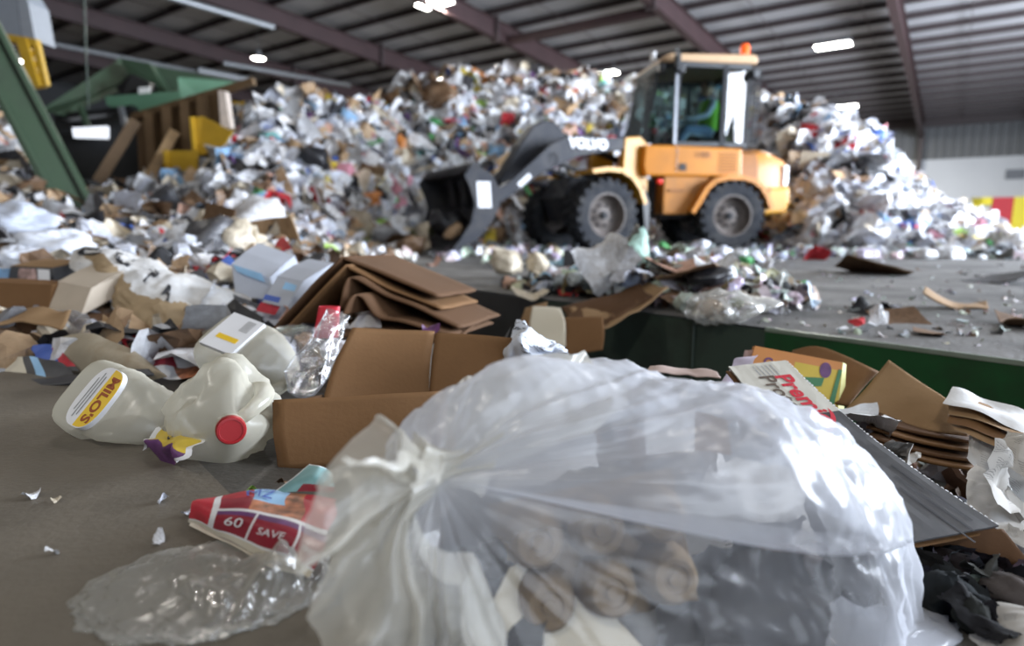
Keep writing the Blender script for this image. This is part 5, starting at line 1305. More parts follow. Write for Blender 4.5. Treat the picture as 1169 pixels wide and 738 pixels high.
for i, (ct_, m_, mf, lb) in enumerate((
  ([[(-20,436,1.70),(40,433,1.66),(85,428,1.62)],[(-20,412,1.78),(30,408,1.74),(70,415,1.70)]], [m_greyb, m_cream, m_skyb], lambda u, v: 1 if .2 < u < .45 else (2 if .5 < u < .6 else 0), 'glossy magazine with dark cover at the left edge of the scrap'),
  ([[(45,420,1.72),(70,424,1.68),(92,424,1.66)],[(32,396,1.82),(55,396,1.78),(72,400,1.74)]], [m_inkblue, m_redp, m_greyb], lambda u, v: 2 if v < .3 else (1 if u > .5 else 0), 'blue and red printed leaflet leaning left of the curled board'),
  ([[(165,432,1.72),(210,432,1.68),(255,436,1.66)],[(150,408,1.85),(200,402,1.82),(250,404,1.8)]], [m_labw, m_redd, m_foodp, m_cream], lambda u, v: 1 if (.15 < u < .5 and v > .45) else (2 if (u > .45 and v < .5) else (3 if u > .7 else 0)), 'open advertising leaflet with red panel behind the leftmost jug'),
  ([[(120,398,1.95),(150,402,1.9),(172,400,1.9)],[(128,384,2.05),(150,380,2.02),(176,388,2.0)]], [m_redd], None, 'dark red packet below the feed sack'))):
    tag(sheet('magazine' if i < 3 else 'packet', ct_, m_, nu=24, nv=16, amp=.014, sc=12, seed=i, matfn=mf), lb, 'magazine' if i < 3 else 'packet')
tag(sheet('grey_tray', [[(-30,444,1.60),(60,440,1.56),(130,432,1.55),(175,428,1.56)],[(-30,436,1.66),(60,432,1.62),(130,424,1.60),(170,422,1.62)]], m_greyb, nu=24, nv=6, amp=.004, thick=.006), 'long dark tray edge in front of the magazines', 'tray')
# white and blue cartons behind the folded boards
m_milkc = M('milk carton board', (.46,.49,.56), .5, var=.06, scale=8)
c1 = pbox('blue_white_carton', [(268,338,2.45),(318,345,2.38),(308,318,2.42),(264,302,2.5)], (.05,.16,.08), m_milkc, 'white carton with light blue panel, behind the folded cardboard', 'carton')
k = MB(); q = [P(272,310,2.48), P(304,322,2.42), P(300,312,2.44), P(268,302,2.5)]; k.add([v - Vector((0,.014,0)) for v in q], [(0,1,2,3)]); k.build('blue_panel', m_skyb, c1)
c2 = pbox('printed_carton', [(285,368,2.2),(312,374,2.14),(346,322,2.3),(316,316,2.36)], (.08,.14,.06), m_milkc, 'tilted white carton with pink and blue print beside the folded cardboard', 'carton')
for (a, b, c, d, m_) in (((292,355),(314,360),(320,350),(298,345),m_redp), ((300,342),(318,346),(321,340),(303,336),m_inkblue), ((322,330),(336,333),(339,326),(326,322),m_skyb)):
    k = MB(); k.add([P(*a,2.17), P(*b,2.15), P(*c,2.18), P(*d,2.2)], [(0,1,2,3)]); k.build('print', m_, c2)
# pale sacks at the far left
def blob_thing(name, c, r, mat, label, cat, seed, rough=.4):
    def f(i, j):
        ph = 2*PI*i; th = PI*j; d = Vector((math.sin(th)*math.cos(ph), math.sin(th)*math.sin(ph), math.cos(th))); q = d*1.5 + Vector((seed,0,0))
        w = 1 + rough*noise.noise(q) + rough*.5*(abs(noise.noise(q*2.7))-.25) + .08*(abs(noise.noise(q*7))-.25); return c + Vector((d.x*r[0]*w, d.y*r[1]*w, max(d.z,-.5)*r[2]*w))
    k = MB(); k.grid(56, 34, f, closed_u=True); return tag(k.build(name, mat, None, smooth=True, ang=180, origin=c - Vector((0,0,r[2]*.5))), label, cat)
m_sackw = M('white sack film', (.66,.69,.76), .4, var=.05, bump=.3, bscale=12); m_sackg = M('grey sack film', (.42,.45,.52), .45, var=.06, bump=.3, bscale=12)
blob_thing('white_sack', P(62,282,3.25), (.22,.14,.085), m_sackw, 'white plastic sack above the photo carton', 'plastic bag', 3)
blob_thing('white_sack', P(28,296,3.1), (.14,.12,.07), m_sackw, 'smaller white plastic sack left of the white sack, behind the photo carton', 'plastic bag', 9)
blob_thing('grey_sack', P(8,254,4.0), (.24,.2,.13), m_sackg, 'grey plastic sack at the left edge above the white sack', 'plastic bag', 5)
# clear clamshell pack with a red end
cl = thing('clear_blister_pack', 'crushed clear plastic pack with a red end, standing by the open box', 'packaging', G(350,450,.0))
b0, b1_ = P(342,452,1.45), P(384,358,1.62)
def clp(i, j):
    a = 2*PI*i; c = b0.lerp(b1_, j); r = .042*(.5+.5*min(1, j*5))*(1-.45*j)*(1+.25*math.sin(3*a+j*5)+.3*noise.noise(c*20+Vector((math.cos(a),math.sin(a),0))))
    ax = (b1_-b0).normalized(); x = ax.cross(Vector((0,1,0))).normalized(); y = ax.cross(x); return c + x*math.cos(a)*r*1.2 + y*math.sin(a)*r*.6
k = MB(); k.grid(40, 40, clp, closed_u=True); k.build('clear_shell', m_clear, cl, smooth=True, ang=180)
def rcp(i, j):
    a = 2*PI*i; c = P(372,385,1.66).lerp(P(376,350,1.70), j); r = .035*(1-.15*j); return c + Vector((math.cos(a)*r, math.sin(a)*r*.5, 0))
k = MB(); k.grid(20, 6, rcp, closed_u=True); k.build('red_card', m_inkred, cl, smooth=True)
tag(crumple('clear_film_scrap', 335, 395, 1.75, .16, m_clear, 41, (.6,.2,.3)), 'shiny clear film between the rear jug and the folded cardboard', 'plastic film')
tag(crumple('purple_scrap', 492, 376, 1.72, .05, m_purple, 43, (.6,.2,.3)), 'tiny purple scrap on the rim of the open box', 'wrapper')
# ------------------------------------------------------------------ single scraps one can point at
def surf(px, py, fn=None):
    d = ray(px, py); t = 1.2; o = Vector((0,0,CAMZ))
    while t < 22:
        p = o + d*t; h = (fn or heap_z)(p.x, p.y)
        if p.z <= max(h, 0): return p
        t += .04
    return o + d*t
HI = {'sheet': [t_sheet(12, 7, .55, s, a) for s, a in ((11,.8),(12,.95),(13,.65),(14,.8),(15,.7))], 'bag': [t_blob(s, 3, q, .42) for s, q in ((11,.6),(12,.45),(13,.7))],
      'card': [t_card(s, b, a, n=8) for s, b, a in ((11,.4,.65),(12,.12,.85),(13,.55,.5))], 'box': [t_box(s, d, .05) for s, d in ((11,(1,.7,.35)),(12,(1,.55,.5)))],
      'bottle': [t_lathe(BOT, 16, .4, 13)], 'can': [t_lathe(CAN, 16, .3, 14)], 'tub': [t_lathe(TUB, 18, .3, 15)]}
MATK = {'sheet': m_paper, 'bag': m_plast, 'card': m_cardb, 'box': m_cardb, 'bottle': m_plast, 'can': m_plast, 'tub': m_plast}
NM = {'sheet': 'paper_sheet', 'bag': 'plastic_bag', 'card': 'cardboard_piece', 'box': 'crushed_carton', 'bottle': 'plastic_bottle', 'can': 'drink_can', 'tub': 'plastic_tub'}
NOUN = {'sheet': 'crumpled paper sheet', 'bag': 'crumpled plastic bag', 'card': 'bent cardboard piece', 'box': 'crushed carton', 'bottle': 'plastic bottle', 'can': 'drink can', 'tub': 'plastic tub'}
CATK = {'sheet': 'paper', 'bag': 'plastic bag', 'card': 'cardboard', 'box': 'carton', 'bottle': 'bottle', 'can': 'can', 'tub': 'tub'}
CW = {'pale': 'bluish white', 'skyblue': 'light blue', 'lime': 'lime green', 'darkgrey': 'dark grey'}
MESH = {}
def tmesh(kind, i):
    if (kind, i) not in MESH:
        v, f = HI[kind][i]; me = bpy.data.meshes.new(NM[kind]); me.from_pydata(v.tolist(), [], f); me.materials.append(MATK[kind]); smooth_by_angle(me, 180 if kind == 'bag' else 38); MESH[kind, i] = me
    return MESH[kind, i]
AUTO = []
rs = random.Random(99)
def scrap(kind, col, px, py, size, label=None, place=None, fn=None, pos=None, rot=None, i=None, lift=.12, tilt=.45, face=0.):
    i = rs.randrange(len(HI[kind])) if i is None else i
    p = Vector(pos) if pos is not None else surf(px, py, fn)
    if pos is None: p = p + Vector((0, 0, size*lift)) - ray(px, py).normalized()*size*.15
    o = bpy.data.objects.new(NM[kind], tmesh(kind, i)); COL.objects.link(o)
    o.location = p; o.scale = (size,)*3
    o.rotation_euler = rot if rot is not None else (rs.gauss(face, tilt), rs.gauss(0, tilt), rs.uniform(0, 2*PI)) if not face else (Euler((face + rs.gauss(0,.25), 0, 0)).to_matrix() @ Euler((rs.gauss(0,tilt), rs.gauss(0,tilt), rs.uniform(0,2*PI))).to_matrix()).to_euler()
    c = PAL[col] if isinstance(col, str) else col; f = rs.uniform(.85,1.05); o.color = (*[min(1, x*f) for x in c], 1)
    o['category'] = CATK[kind]
    if label: o['label'] = label
    else:
        AUTO.append((o, '%s %s %s' % (CW.get(col, col), NOUN[kind], place), proj(p)[0])); o['group'] = '%ss %s' % (NOUN[kind], place)
    return o

# the ones that stand out, by eye
for a in (
 ('bag', (.06,.16,.62), 452, 281, .42, 'bright blue plastic bag at the foot of the pile, left of the bucket'),
 ('sheet', 'red', 424, 275, .28, 'red crumpled scrap left of the bright blue bag'),
 ('bag', 'lime', 378, 293, .26, 'bright green plastic scrap just above the folded cardboard bundle'),
 ('card', 'tan', 342, 258, .85, 'large tan torn cardboard sheet on the slope left of the bright blue bag'),
 ('bag', 'white', 292, 268, .75, 'large white plastic bag on the slope left of the tan sheet'),
 ('sheet', 'white', 262, 250, .55, 'upright white paper sheet left of the large white bag'),
 ('bag', 'black', 352, 195, .75, 'black shiny sack in the middle of the left slope'),
 ('bag', 'black', 312, 208, .60, 'black sack low beside the shiny black sack'),
 ('bag', 'black', 268, 205, .55, 'leftmost black sack on the left slope'),
 ('sheet', 'skyblue', 333, 127, .62, 'pale blue plastic sheet standing at the left end of the crest'),
 ('card', 'green', 340, 143, .42, 'green flat piece just under the pale blue sheet on the crest'),
 ('sheet', 'yellow', 385, 133, .36, 'yellow scrap near the left crest of the pile'),
 ('card', 'yellow', 415, 140, .40, 'long yellow piece right of the yellow scrap near the crest'),
 ('bag', 'brown', 500, 118, .95, 'large brown lump near the crest above the bucket'),
 ('card', 'brown', 487, 110, .9, 'dark brown cardboard piece at the left of the large brown lump'),
 ('bag', 'lime', 447, 130, .38, 'lime green bag under the left crest'),
 ('sheet', 'white', 555, 105, .7, 'large white sheet draped near the top of the pile'),
 ('sheet', 'pale', 545, 128, .7, 'large bluish white film hanging under the white sheet near the top'),
 ('card', 'salmon', 602, 112, .62, 'salmon coloured cardboard near the crest above the boom'),
 ('card', 'tan', 634, 97, .6, 'tan cardboard flap sticking up from the crest, left of the cab'),
 ('card', 'cream', 672, 98, .55, 'cream board standing on the crest below the lamp'),
 ('bag', 'white', 676, 122, .62, 'white plastic bag on the crest left of the cab'),
 ('bag', 'skyblue', 698, 106, .42, 'light blue bag on the crest beside the cab'),
 ('bag', 'red', 672, 130, .22, 'small red bag under the white bag left of the cab'),
 ('box', 'tan', 642, 130, .62, 'tan crushed carton on the pile above the boom'),
 ('sheet', 'lime', 618, 140, .3, 'small lime green scrap just above the boom'),
 ('sheet', (.70,.74,.80), 628, 158, .42, 'white torn sheet caught on the boom linkage'),
 ('sheet', 'pink', 1002, 150, .55, 'magenta pink bag at the upper right crest of the pile'),
 ('bag', 'blue', 995, 163, .50, 'blue bag below the magenta bag on the right crest'),
 ('bag', 'blue', 888, 120, .50, 'blue bag at the top of the pile right of the cab'),
 ('card', 'brown', 912, 165, .6, 'dark brown cardboard on the right slope beside the cab'),
 ('bag', 'yellow', 928, 195, .3, 'small yellow bag on the dark patch of the right slope'),
 ('card', 'red', 912, 160, .3, 'red flat piece on the right slope near the cab'),
 ('bag', 'black', 985, 200, .7, 'black bag in the dark hollow of the right slope'),
 ('card', 'cream', 908, 245, .75, 'pale torn cardboard sheet right behind the loader rear'),
 ('box', 'white', 872, 268, .55, 'white box lying behind the rear wheel of the loader'),
 ('sheet', 'red', 930, 297, .30, 'red crumpled packet on the floor at the toe of the right pile'),
 ('bag', 'lime', 1098, 277, .35, 'lime green bag at the right toe of the pile'),
 ('bag', 'lime', 1165, 275, .35, 'yellow green bag at the far right end of the pile'),
 ('bag', 'white', 1070, 225, .36, 'brilliant white bag at the top of the right end of the pile'),
 ('bag', 'white', 1095, 260, .40, 'brilliant white bag low on the right end of the pile'),
 ('box', 'cream', 145, 201, .55, 'cream box lying before the brown bunker wall'),
 ('card', 'tan', 35, 208, .8, 'tan cardboard sheet left of the leaning green leg'),
 ('bag', 'tan', 145, 250, .55, 'brown paper bag lying beside the foot of the green leg'),
 ('bag', 'grey', 182, 258, .62, 'grey film bundle right of the brown paper bag'),
 ('bag', 'cream', 112, 238, .42, 'cream bag at the foot of the green leg'),
 ('card', 'brown', 232, 285, .5, 'dark brown cardboard scrap behind the torn feed sack'),
 ('sheet', 'pale', 128, 283, .26, 'bluish white leaflet lying behind the torn feed sack'),
): scrap(a[0], a[1], a[2], a[3], a[4], a[5], face=.6 if a[3] < 240 else .2)
RG = [('on the pile behind the boom', (470,725), (98,175), 46, (.30,.62), MIX), ('on the pile above the bucket', (345,470), (130,270), 44, (.28,.58), MIX),
      ('on the right slope beyond the loader', (862,1010), (132,290), 46, (.26,.52), MIXR), ('at the right toe of the pile', (1010,1165), (225,296), 34, (.18,.34), MIXR),
      ('on the left slope under the crest', (190,345), (150,292), 40, (.22,.46), [m for m in MIXD if m[0] not in ('red','blue')]), ('left of the leaning green leg', (0,40), (120,245), 8, (.25,.5), MIXD),
      ('in the scrap behind the feed sack', (0,300), (240,300), 14, (.16,.32), [('white',.3),('pale',.2),('grey',.15),('cream',.15),('brown',.2)]), ('between the bucket and the front wheel', (560,640), (180,285), 10, (.22,.36), MIX)]
for pl, (x0, x1), (y0, y1), n, sz, mix in RG:
    made = 0; tries = 0
    while made < n and tries < 4000:
        tries += 1; px, py = rs.uniform(x0, x1), rs.uniform(y0, y1)
        if py < interp(px, TOP) + 6: continue
        kd = pick([('sheet',.40),('bag',.32),('card',.16),('box',.07),('bottle',.03),('tub',.02)], rs); c = pick(mix, rs)
        if kd in ('card','box') and rs.random() < (.6 if mix is not MIXR else .15): c = rs.choice(['tan','brown','cream','tan'])
        s = rs.uniform(*sz)*(.7 if kd in ('bottle','tub','can') else 1)
        scrap(kd, c, px, py, s, place=pl, face=.65); made += 1

# in and before the bucket
for a in (('bag','black',505,228,.55,'black sack inside the bucket',(2.2,.1,.42)),('bag',(.20,.22,.12),490,250,.45,'olive green film in the mouth of the bucket',(2.45,-.35,.3)),('sheet','cream',485,258,.4,'cream paper in the mouth of the bucket',(2.6,.1,.25)),
          ('card','brown',500,265,.5,'brown cardboard under the far side of the bucket',(2.7,-.5,.2)),('sheet','pale',470,240,.45,'pale film hanging off the far side of the bucket',(2.5,-.85,.6)),('bag','tan',525,250,.3,'tan lump in the bucket behind the side plate',(2.3,.6,.32)),
          ('sheet','white',478,268,.35,'white paper in front of the bucket mouth',(2.9,-.1,.12)),('bag','brown',500,275,.4,'brown lump before the cutting edge of the bucket',(2.85,.45,.1)),('bag','grey',470,262,.45,'grey film at the far corner of the bucket',(2.9,-.7,.25))):
    scrap(a[0], a[1], 0, 0, a[4], a[5], pos=LF(*a[6]))

# the mound by the trench
def mz(x, y):
    n_ = x*NN.x + y*NN.y
    return mound_z(x, y) if n_ > N1 else trench_z(x, y)
for a in (
 ('sheet', 'white', 690, 325, .30, 'big white crumpled sheet on top of the litter mound', .5),
 ('sheet', 'pale', 705, 312, .24, 'bluish white sheet behind the big white sheet on the mound', .5),
 ('sheet', (.42,.62,.54), 738, 310, .22, 'pale green film on the litter mound', .4),
 ('sheet', 'pale', 722, 335, .24, 'grey white newspaper under the pale green film', .3),
 ('sheet', (.42,.38,.32), 728, 292, .22, 'upright grey brown bag on top of the mound before the wheel', .9),
 ('sheet', 'white', 692, 290, .15, 'small white cone of paper by the front wheel', .9),
 ('sheet', 'tan', 680, 288, .12, 'small tan paper scrap by the front wheel', .9),
 ('card', 'darkgrey', 650, 305, .26, 'dark grey board standing on the left side of the mound', .9),
 ('bag', 'cream', 578, 318, .30, 'cream plastic bag at the left end of the mound', .2),
 ('sheet', 'lime', 648, 288, .12, 'green scrap behind the dark grey board', .4),
 ('sheet', 'cream', 615, 318, .22, 'cream paper scrap right of the cream bag', .2),
 ('card', 'cream', 605, 340, .20, 'pale narrow board under the cream bag', .0),
 ('bag', 'pale', 798, 292, .30, 'crumpled white bag between the two near wheels', .3),
 ('bag', 'pale', 822, 298, .22, 'smaller white bag right of the crumpled white bag', .3),
 ('bag', 'white', 842, 300, .2, 'white scrap under the rear wheel', .2),
 ('card', 'salmon', 770, 310, .30, 'pinkish cardboard strip on the right half of the mound', .1),
 ('card', 'brown', 790, 322, .34, 'dark brown cardboard on the right half of the mound', .1),
 ('sheet', 'white', 815, 320, .18, 'white crumpled paper above the knotted clear bag', .3),
 ('sheet', 'blue', 842, 330, .08, 'tiny blue wrapper above the knotted clear bag', .3),
 ('bag', 'green', 850, 305, .16, 'green glassy scrap before the rear wheel', .3),
 ('sheet', 'white', 880, 310, .18, 'white paper scrap on the floor right of the mound', .2),
 ('sheet', 'pale', 868, 303, .18, 'bluish white paper scrap right of the mound', .2),
 ('bag', 'black', 805, 335, .2, 'small black bag on the mound edge', .2),
): scrap(a[0], a[1], a[2], a[3], a[4], a[5], fn=mz, face=a[6]*.45+.01, tilt=.2, lift=.42 if a[0] in ('sheet','bag') else .12)
# boards hanging over the trench edge
def bd(name, ctrl, mat, label, cat='cardboard', n=12, amp=.012, th=.004, seed=0): return tag(sheet(name, ctrl, mat, nu=n, nv=n, amp=amp, sc=9, seed=seed, thick=th, ang=30), label, cat)
bd('cardboard_sheet', [[(668,376,2.72),(700,372,2.72),(762,330,2.86)],[(650,352,2.95),(690,345,3.0),(740,322,3.1)]], m_kraft2, 'bent tan cardboard sheet jutting over the trench edge', amp=.02)
bd('cardboard_sheet', [[(655,372,2.78),(690,372,2.75),(745,338,2.84)],[(640,350,2.98),(680,342,3.0),(730,325,3.1)]], m_kraftd, 'brown cardboard sheet under the bent tan sheet', amp=.02, seed=5)
bd('pale_carton', [[(604,396,2.75),(646,396,2.68)],[(604,372,2.85),(645,368,2.78)],[(608,350,2.95),(640,352,2.9)]], m_cream, 'pale grey carton panel hanging down the trench wall', amp=.004)
bd('cardboard_sheet', [[(644,406,2.66),(688,400,2.58)],[(643,385,2.74),(690,380,2.66)],[(643,362,2.84),(688,362,2.76)]], m_kraft, 'brown cardboard panel right of the pale carton on the trench wall', amp=.006, seed=3)
bd('cardboard_flap', [[(586,395,2.9),(608,398,2.85)],[(600,352,3.05),(625,345,3.0)]], m_kraft2, 'tan cardboard flap left of the pale carton', amp=.006, seed=4)
# knotted clear bag with refuse, on the trench edge
kb = P(825, 352, 2.66)
def kbag(i, j):
    ph = 2*PI*i; th = PI*j; d = Vector((math.sin(th)*math.cos(ph), math.sin(th)*math.sin(ph), math.cos(th)))
    p = Vector((d.x*.15, d.y*.12, d.z*.078)); q = p*16; p *= 1 + .35*noise.noise(q)*.8 + .25*(abs(noise.noise(q*2))-.25)
    if d.x > .4: p.x += (d.x-.4)*.16; p.z = p.z*(1-(d.x-.4)*1.2) + (d.x-.4)*.05
    return kb + p
k = MB(); k.grid(56, 34, kbag, closed_u=True); tag(k.build('knotted_bag', m_film2, None, smooth=True, ang=180, origin=kb), 'knotted clear bag of refuse on the right end of the mound', 'plastic bag')
for j, (kd, c, dx, dz, s, lb) in enumerate((('bag','tan',-.06,0,.11,'tan lump inside the knotted clear bag'),('sheet','brown',.02,.01,.13,'brown scrap inside the knotted clear bag'),('sheet','cream',-.02,-.03,.09,'cream scrap low inside the knotted clear bag'),('bag',(.12,.16,.05),.06,.02,.07,'olive scrap inside the knotted clear bag'))):
    scrap(kd, c, 0, 0, s, lb, pos=kb + Vector((dx, 0, dz)))
# on the grey floor beyond the trench
for a in (
 ('sheet', 'red', 983, 372, .09, 'red crumpled packet in the small heap on the grey floor', .2), ('sheet', 'black', 990, 358, .18, 'black scrap at the back of the small floor heap', .2),
 ('sheet', 'white', 1003, 370, .12, 'white scrap right of the red packet on the floor', .2), ('card', 'brown', 1025, 367, .2, 'dark brown piece at the right of the small floor heap', .2),
 ('sheet', 'white', 1036, 366, .1, 'upright white scrap at the right of the small floor heap', .9), ('card', 'white', 977, 379, .13, 'narrow white strip in front of the red packet', .0),
 ('bag', 'darkgrey', 1012, 358, .16, 'dark grey lump in the small floor heap', .1), ('card', 'brown', 1060, 382, .12, 'small dark scrap right of the small floor heap', .0),
 ('sheet', 'white', 896, 359, .06, 'small white chip on the floor right of the knotted bag', .0), ('sheet', 'white', 880, 340, .05, 'tiny white chip above the knotted bag', .0),
 ('card', 'brown', 995, 312, .5, 'dark flat piece on the floor near the toe of the pile', .0), ('card', 'darkgrey', 1145, 322, .45, 'dark flat piece on the floor at the right', .0),
 ('card', 'brown', 1165, 372, .22, 'brown scrap at the right edge of the floor', .0),
): scrap(a[0], a[1], a[2], a[3], a[4], a[5], fn=lambda x, y: 0., face=a[6], tilt=.15, lift=.08)
tag(sheet('curled_strip', [[(1053,334,3.05),(1068,345,3.0),(1090,352,2.98),(1115,351,3.0),(1128,352,3.0)],[(1056,328,3.15),(1072,338,3.12),(1092,346,3.1),(1114,346,3.12),(1127,344,3.12)]], m_kraft2, nu=30, nv=8, amp=.008, thick=.006), 'curled strip of bark-like cardboard on the grey floor', 'cardboard')
tag(sheet('dark_mat', [[(1085,362,2.85),(1130,366,2.8),(1200,372,2.7)],[(1092,353,3.05),(1130,356,3.0),(1200,358,2.9)]], m_dkpaper, nu=20, nv=8, amp=.02, thick=.01), 'dark crumpled mat behind the curled strip on the grey floor', 'mat')
# flakes on the near floor and belt
for (px, py, s, c, lb) in ((36,564,.022,'white','white flake on the near floor, farthest left'),(64,570,.012,'cream','tiny pale flake right of the leftmost white flake'),(181,615,.020,'white','white flake on the floor above the small clear bag'),(60,629,.016,'white','white flake low at the left of the floor'),
                           (185,570,.018,'pale','bluish flake on the edge of the dark belt'),(212,585,.012,'pale','tiny flake on the belt near the red grocery bag'),(285,560,.022,'lime','green scrap behind the red grocery bag'),(322,550,.02,'brown','small brown scrap between the red grocery bag and the open box')):
    scrap('sheet', c, 0, 0, s, lb, pos=G(px, py, .006), rot=(.1,.1,px), lift=0)

# labels for look-alikes: each told apart by its place among its like
from collections import defaultdict
by = defaultdict(list)
for o, l, x in AUTO: by[l].append((x, o))
NW = ['', '', 'two', 'three', 'four', 'five', 'six', 'seven', 'eight', 'nine', 'ten', 'eleven', 'twelve', 'thirteen', 'fourteen', 'fifteen', 'sixteen', 'seventeen', 'eighteen']
OW = ['', 'second', 'third', 'fourth', 'fifth', 'sixth', 'seventh', 'eighth', 'ninth', 'tenth', 'eleventh', 'twelfth', 'thirteenth', 'fourteenth', 'fifteenth', 'sixteenth', 'seventeenth']
for l, v in by.items():
    v.sort(key=lambda q: q[0]); n = len(v)
    for i, (x, o) in enumerate(v):
        if n == 1: o['label'] = 'large ' + l; continue
        w = 'leftmost of %s' % NW[n] if i == 0 else 'rightmost of %s' % NW[n] if i == n-1 else '%s from left' % OW[i]
        o['label'] = l + ', ' + w
# ------------------------------------------------------------------ sorting line at the far left
def slab(name, pts, mat, parent, back=(0,.25,0)):
    q = [P(*c) for c in pts]; n = len(q); dv = Vector(back); k = MB()
    k.add(q + [v+dv for v in q], [tuple(range(n)), tuple(range(2*n-1,n-1,-1))] + [(i, i+n, (i+1)%n+n, (i+1)%n) for i in range(n)]); return k.build(name, mat, parent)
lg = thing('conveyor_leg', 'thick leaning green steel leg of the sorting line at the left', 'steel leg', G(88,262))
a, b = P(94,246,7.4), P(-40,-8,7.4)
for nm, mt, off, w, h in (('web', m_gconv, 0, .10, .28), ('flange', m_gconv, .145, .36, .05), ('flange', m_gconv, -.145, .36, .05)):
    ax = (b-a).normalized(); sd = ax.cross(Vector((-.5,.85,0))).normalized()
    k = MB(); k.bar(a + sd*off, b + sd*off, h if nm == 'web' else h, w, up=(-.5,.85,0)); k.build(nm, mt, lg)
k = MB(); k.bar(a-(b-a)*.0+Vector((0,-.16,0)), b+Vector((0,-.14,0)), .28, .05, up=(-.5,.85,0)); k.build('cover_plate', m_gconv, lg)
cv = thing('sorting_conveyor', 'green sorting conveyor with chutes high at the left behind the scrap', 'conveyor', P(150,200,12.5))
slab('side_panel', [(46,126,11.5),(138,66,13.5),(150,92,13.5),(62,130,11.5)], m_gconv, cv)
slab('chute_panel', [(136,66,13),(170,72,13),(190,106,12.6),(160,108,12.6)], m_gconv, cv)
slab('hood_panel', [(150,70,13.2),(275,94,13.5),(215,98,13.3),(175,108,13)], m_gconv, cv)
slab('rim_plate', [(120,110,12),(206,104,12),(206,120,12),(156,132,12),(122,120,12)], m_glight, cv)
slab('rim_plate', [(203,88,12),(275,94,12.4),(232,112,12.2),(205,116,12)], m_glight, cv)
slab('dark_mouth', [(132,100,12.4),(150,84,12.4),(170,94,12.4),(172,106,12.3),(140,108,12.3)], m_blk, cv)
slab('white_flap', [(158,100,12.2),(171,99,12.2),(170,107,12.2),(158,108,12.2)], m_white, cv, (0,.05,0))
slab('deck_edge', [(60,131,11.8),(150,120,11.8),(152,126,11.8),(62,137,11.8)], m_blk, cv)
slab('under_panel', [(62,134,12.6),(158,128,12.6),(160,205,12.6),(62,205,12.6)], m_dark, cv)
for (x0, x1) in ((92,100),(138,143)):
    k = MB(); k.bar(P(x0,122,11.7), P(x1,144,11.7), .08); k.build('bracket', m_pipe if x0 > 100 else m_gconv, cv)
bw = thing('steel_bunker_wall', 'rusty brown ribbed steel bunker wall behind the left heap', 'bunker wall', P(205,205,10))
slab('wall_sheet', [(155,134,10.2),(250,104,9.8),(256,185,9.8),(160,212,10.2)], m_brownst, bw, (0,.1,0))
for x, t in ((172,.18),(192,.4),(213,.6),(232,.8)):
    y = 134-30*t; k = MB(); k.bar(P(x,y,10.05-.3*t), P(x+5,y+75,10.05-.3*t), .16, .14); k.build('rib', m_brownst, bw)
k = MB(); k.bar(P(200,150,9.7), P(166,212,9.5), .14); k.build('brace', M('light rust steel', (.30,.19,.09), .6, var=.15), bw)
k = MB(); k.bar(P(155,138,9.9), P(112,208,9.6), .16); k.build('brace', m_brownst, bw)
k = MB(); k.bar(P(153,134,10.15), P(290,93,9.75), .10); k.build('top_rail', m_brownst, bw)
slab('end_post', [(249,103,9.6),(257,104,9.6),(263,146,9.6),(252,146,9.6)], M('worn cream post', (.52,.44,.38), .6, var=.1), bw, (0,.15,0))
for (q, lb) in (([(220,134,9.5),(232,133,9.5),(265,150,9.4),(252,172,9.4),(224,178,9.5)], 'bent yellow steel plate before the brown bunker wall, the higher one'), ([(190,172,9.4),(226,172,9.4),(224,204,9.4),(192,204,9.4)], 'square yellow steel plate low before the brown bunker wall')):
    t = thing('yellow_plate', lb, 'steel plate', P(q[0][0], q[-1][1], q[0][2])); slab('plate', q, m_yell, t, (0,.05,0))
    k = MB(); k.bar(P(*q[0])-Vector((0,.02,0)), P(*q[-1])-Vector((0,.02,0)), .08, .04); k.build('edge_rib', m_yell, t)
gr_ = thing('guard_rail', 'yellow guard rail panel high at the far left', 'guard rail', P(45,98,9))
def yb(a_, b_, w=.06, nm='rail'): k = MB(); k.bar(P(*a_), P(*b_), w); k.build(nm, m_yell, gr_)
yb((28,46,9),(44,100,9),.14,'post'); yb((42,50,9),(53,98,9),.07,'post'); yb((10,44,9),(44,50,9),.10)
for t in (.25,.5,.75,.95): yb((28+16*t,46+54*t,9),(42+11*t,50+48*t,9))
wd = thing('white_duct', 'white panelled duct at the top left corner above the guard rail', 'duct', P(18,45,9.4))
slab('duct_panel', [(-60,-30,9.4),(17,-20,9.4),(24,45,9.4),(-60,38,9.4)], M('duct white', (.20,.22,.25), .5, var=.05), wd, (0,.4,0)); slab('duct_panel', [(18,-20,9.4),(32,2,9.4),(40,46,9.4),(25,45,9.4)], M('duct white face', (.24,.26,.29), .5, var=.05), wd, (0,.4,0))
sl_ = thing('lit_gap_panel', 'added glowing panel for the lit background under the sorting conveyor', 'lamp', P(95,153,12.3))  # emissive panel added in place of the bright background under the conveyor
slab('gap_glow', [(82,146,12.3),(121,144,12.3),(121,158,12.3),(84,157,12.3)], M('lit background glow', (1,1,1), .5, var=0, emit=(.85,.9,1), es=.9), sl_, (0,.1,0)); slab('gap_edge', [(68,148,12.35),(121,142,12.35),(122,146,12.35),(70,154,12.35)], m_dark, sl_, (0,.1,0))
yr = thing('railing', 'yellow railing behind the left end of the pile', 'railing', P(285,138,15))
for y in (118, 125, 132): k = MB(); k.bar(P(266,y,15), P(306,y+2,15), .07); k.build('rail', m_yell, yr)
for x in (268, 280, 292, 304): k = MB(); k.bar(P(x,116,15), P(x,138,15), .08); k.build('post', m_yell, yr)
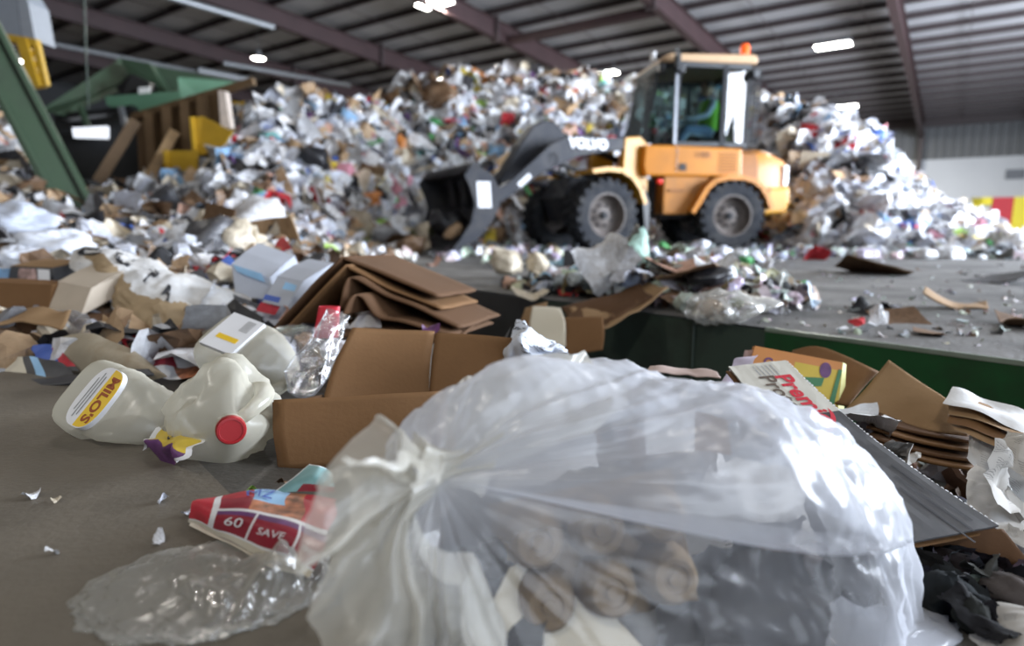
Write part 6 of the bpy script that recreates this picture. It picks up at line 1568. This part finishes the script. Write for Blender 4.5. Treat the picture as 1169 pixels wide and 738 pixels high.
for i, (a_, b_, r_, lb) in enumerate((((185,-6,13.5),(312,31,15.5),.07,'pale pipe under the dark roof at the top left'), ((48,48,13),(272,92,15),.05,'long pipe run under the roof above the sorting conveyor'), ((255,72,15),(400,98,17),.05,'pipe continuing behind the round lamp above the pile'), ((225,80,14),(286,92,15),.07,'short bright pipe above the light green rim'))):
    k = MB(); p0 = P(*a_); k.tube([p0, p0.lerp(P(*b_), .5), P(*b_)], r_, 10); tag(k.build('roof_pipe', m_pipe, None, smooth=True, origin=p0), lb, 'pipe')
k = MB(); k.tube([P(96,-10,10.5), P(98,60,10.5), P(101,125,10.5)], .014, 8); tag(k.build('hanging_cable', m_gdark, None, smooth=True, origin=P(96,-10,10.5)), 'thin cable hanging before the green conveyor', 'cable')
# ------------------------------------------------------------------ light
w = bpy.data.worlds.new('overcast sky'); SC.world = w; w.use_nodes = True
w.node_tree.nodes['Background'].inputs['Color'].default_value = (.75,.85,1,1); w.node_tree.nodes['Background'].inputs['Strength'].default_value = .4
def area(name, p, aim, sx, sy, power, col):
    l = bpy.data.lights.new(name, 'AREA'); l.shape = 'RECTANGLE'; l.size = sx; l.size_y = sy; l.energy = power; l.color = col
    o = bpy.data.objects.new(name, l); COL.objects.link(o); o.location = p; o.rotation_euler = (Vector(aim)).to_track_quat('-Z', 'Y').to_euler(); return o
for (a, b), pw in zip(DOORS, (550, 12500)):
    area('bay_door_daylight', B((a+b)/2, VR-.05, DH/2), -V - Z*.35, b-a, DH, pw, (.80,.88,1.0))
for p in LP[:5]: area('lamp_and_fill_light', p - Z*.06, -Z, 1.1, .55, 1400, (1,.96,.88))
for u_ in (-6, 4, 14):  # unseen overhead lights without fixtures, added as fill, strongest near the camera
    for v_ in (-8, 2):
        p = B(u_, v_, roof_z(u_)-.8)
        t = lamp(p, 'added fill lamp under the roof outside the view', 'box') if False else None
        area('lamp_and_fill_light', p, -Z, 1.2, .56, 280 if u_ < 0 else 60, (1,.95,.86))
SC.view_settings.view_transform = 'Standard'; SC.view_settings.look = 'None'; SC.view_settings.gamma = 1; SC.view_settings.use_curve_mapping = False
SC.view_settings.exposure = 0.35
SC.cycles.use_denoising = True
SC.cycles.max_bounces = 8; SC.cycles.transparent_max_bounces = 24; SC.cycles.caustics_reflective = False; SC.cycles.caustics_refractive = False
SC.cycles.sample_clamp_indirect = 6
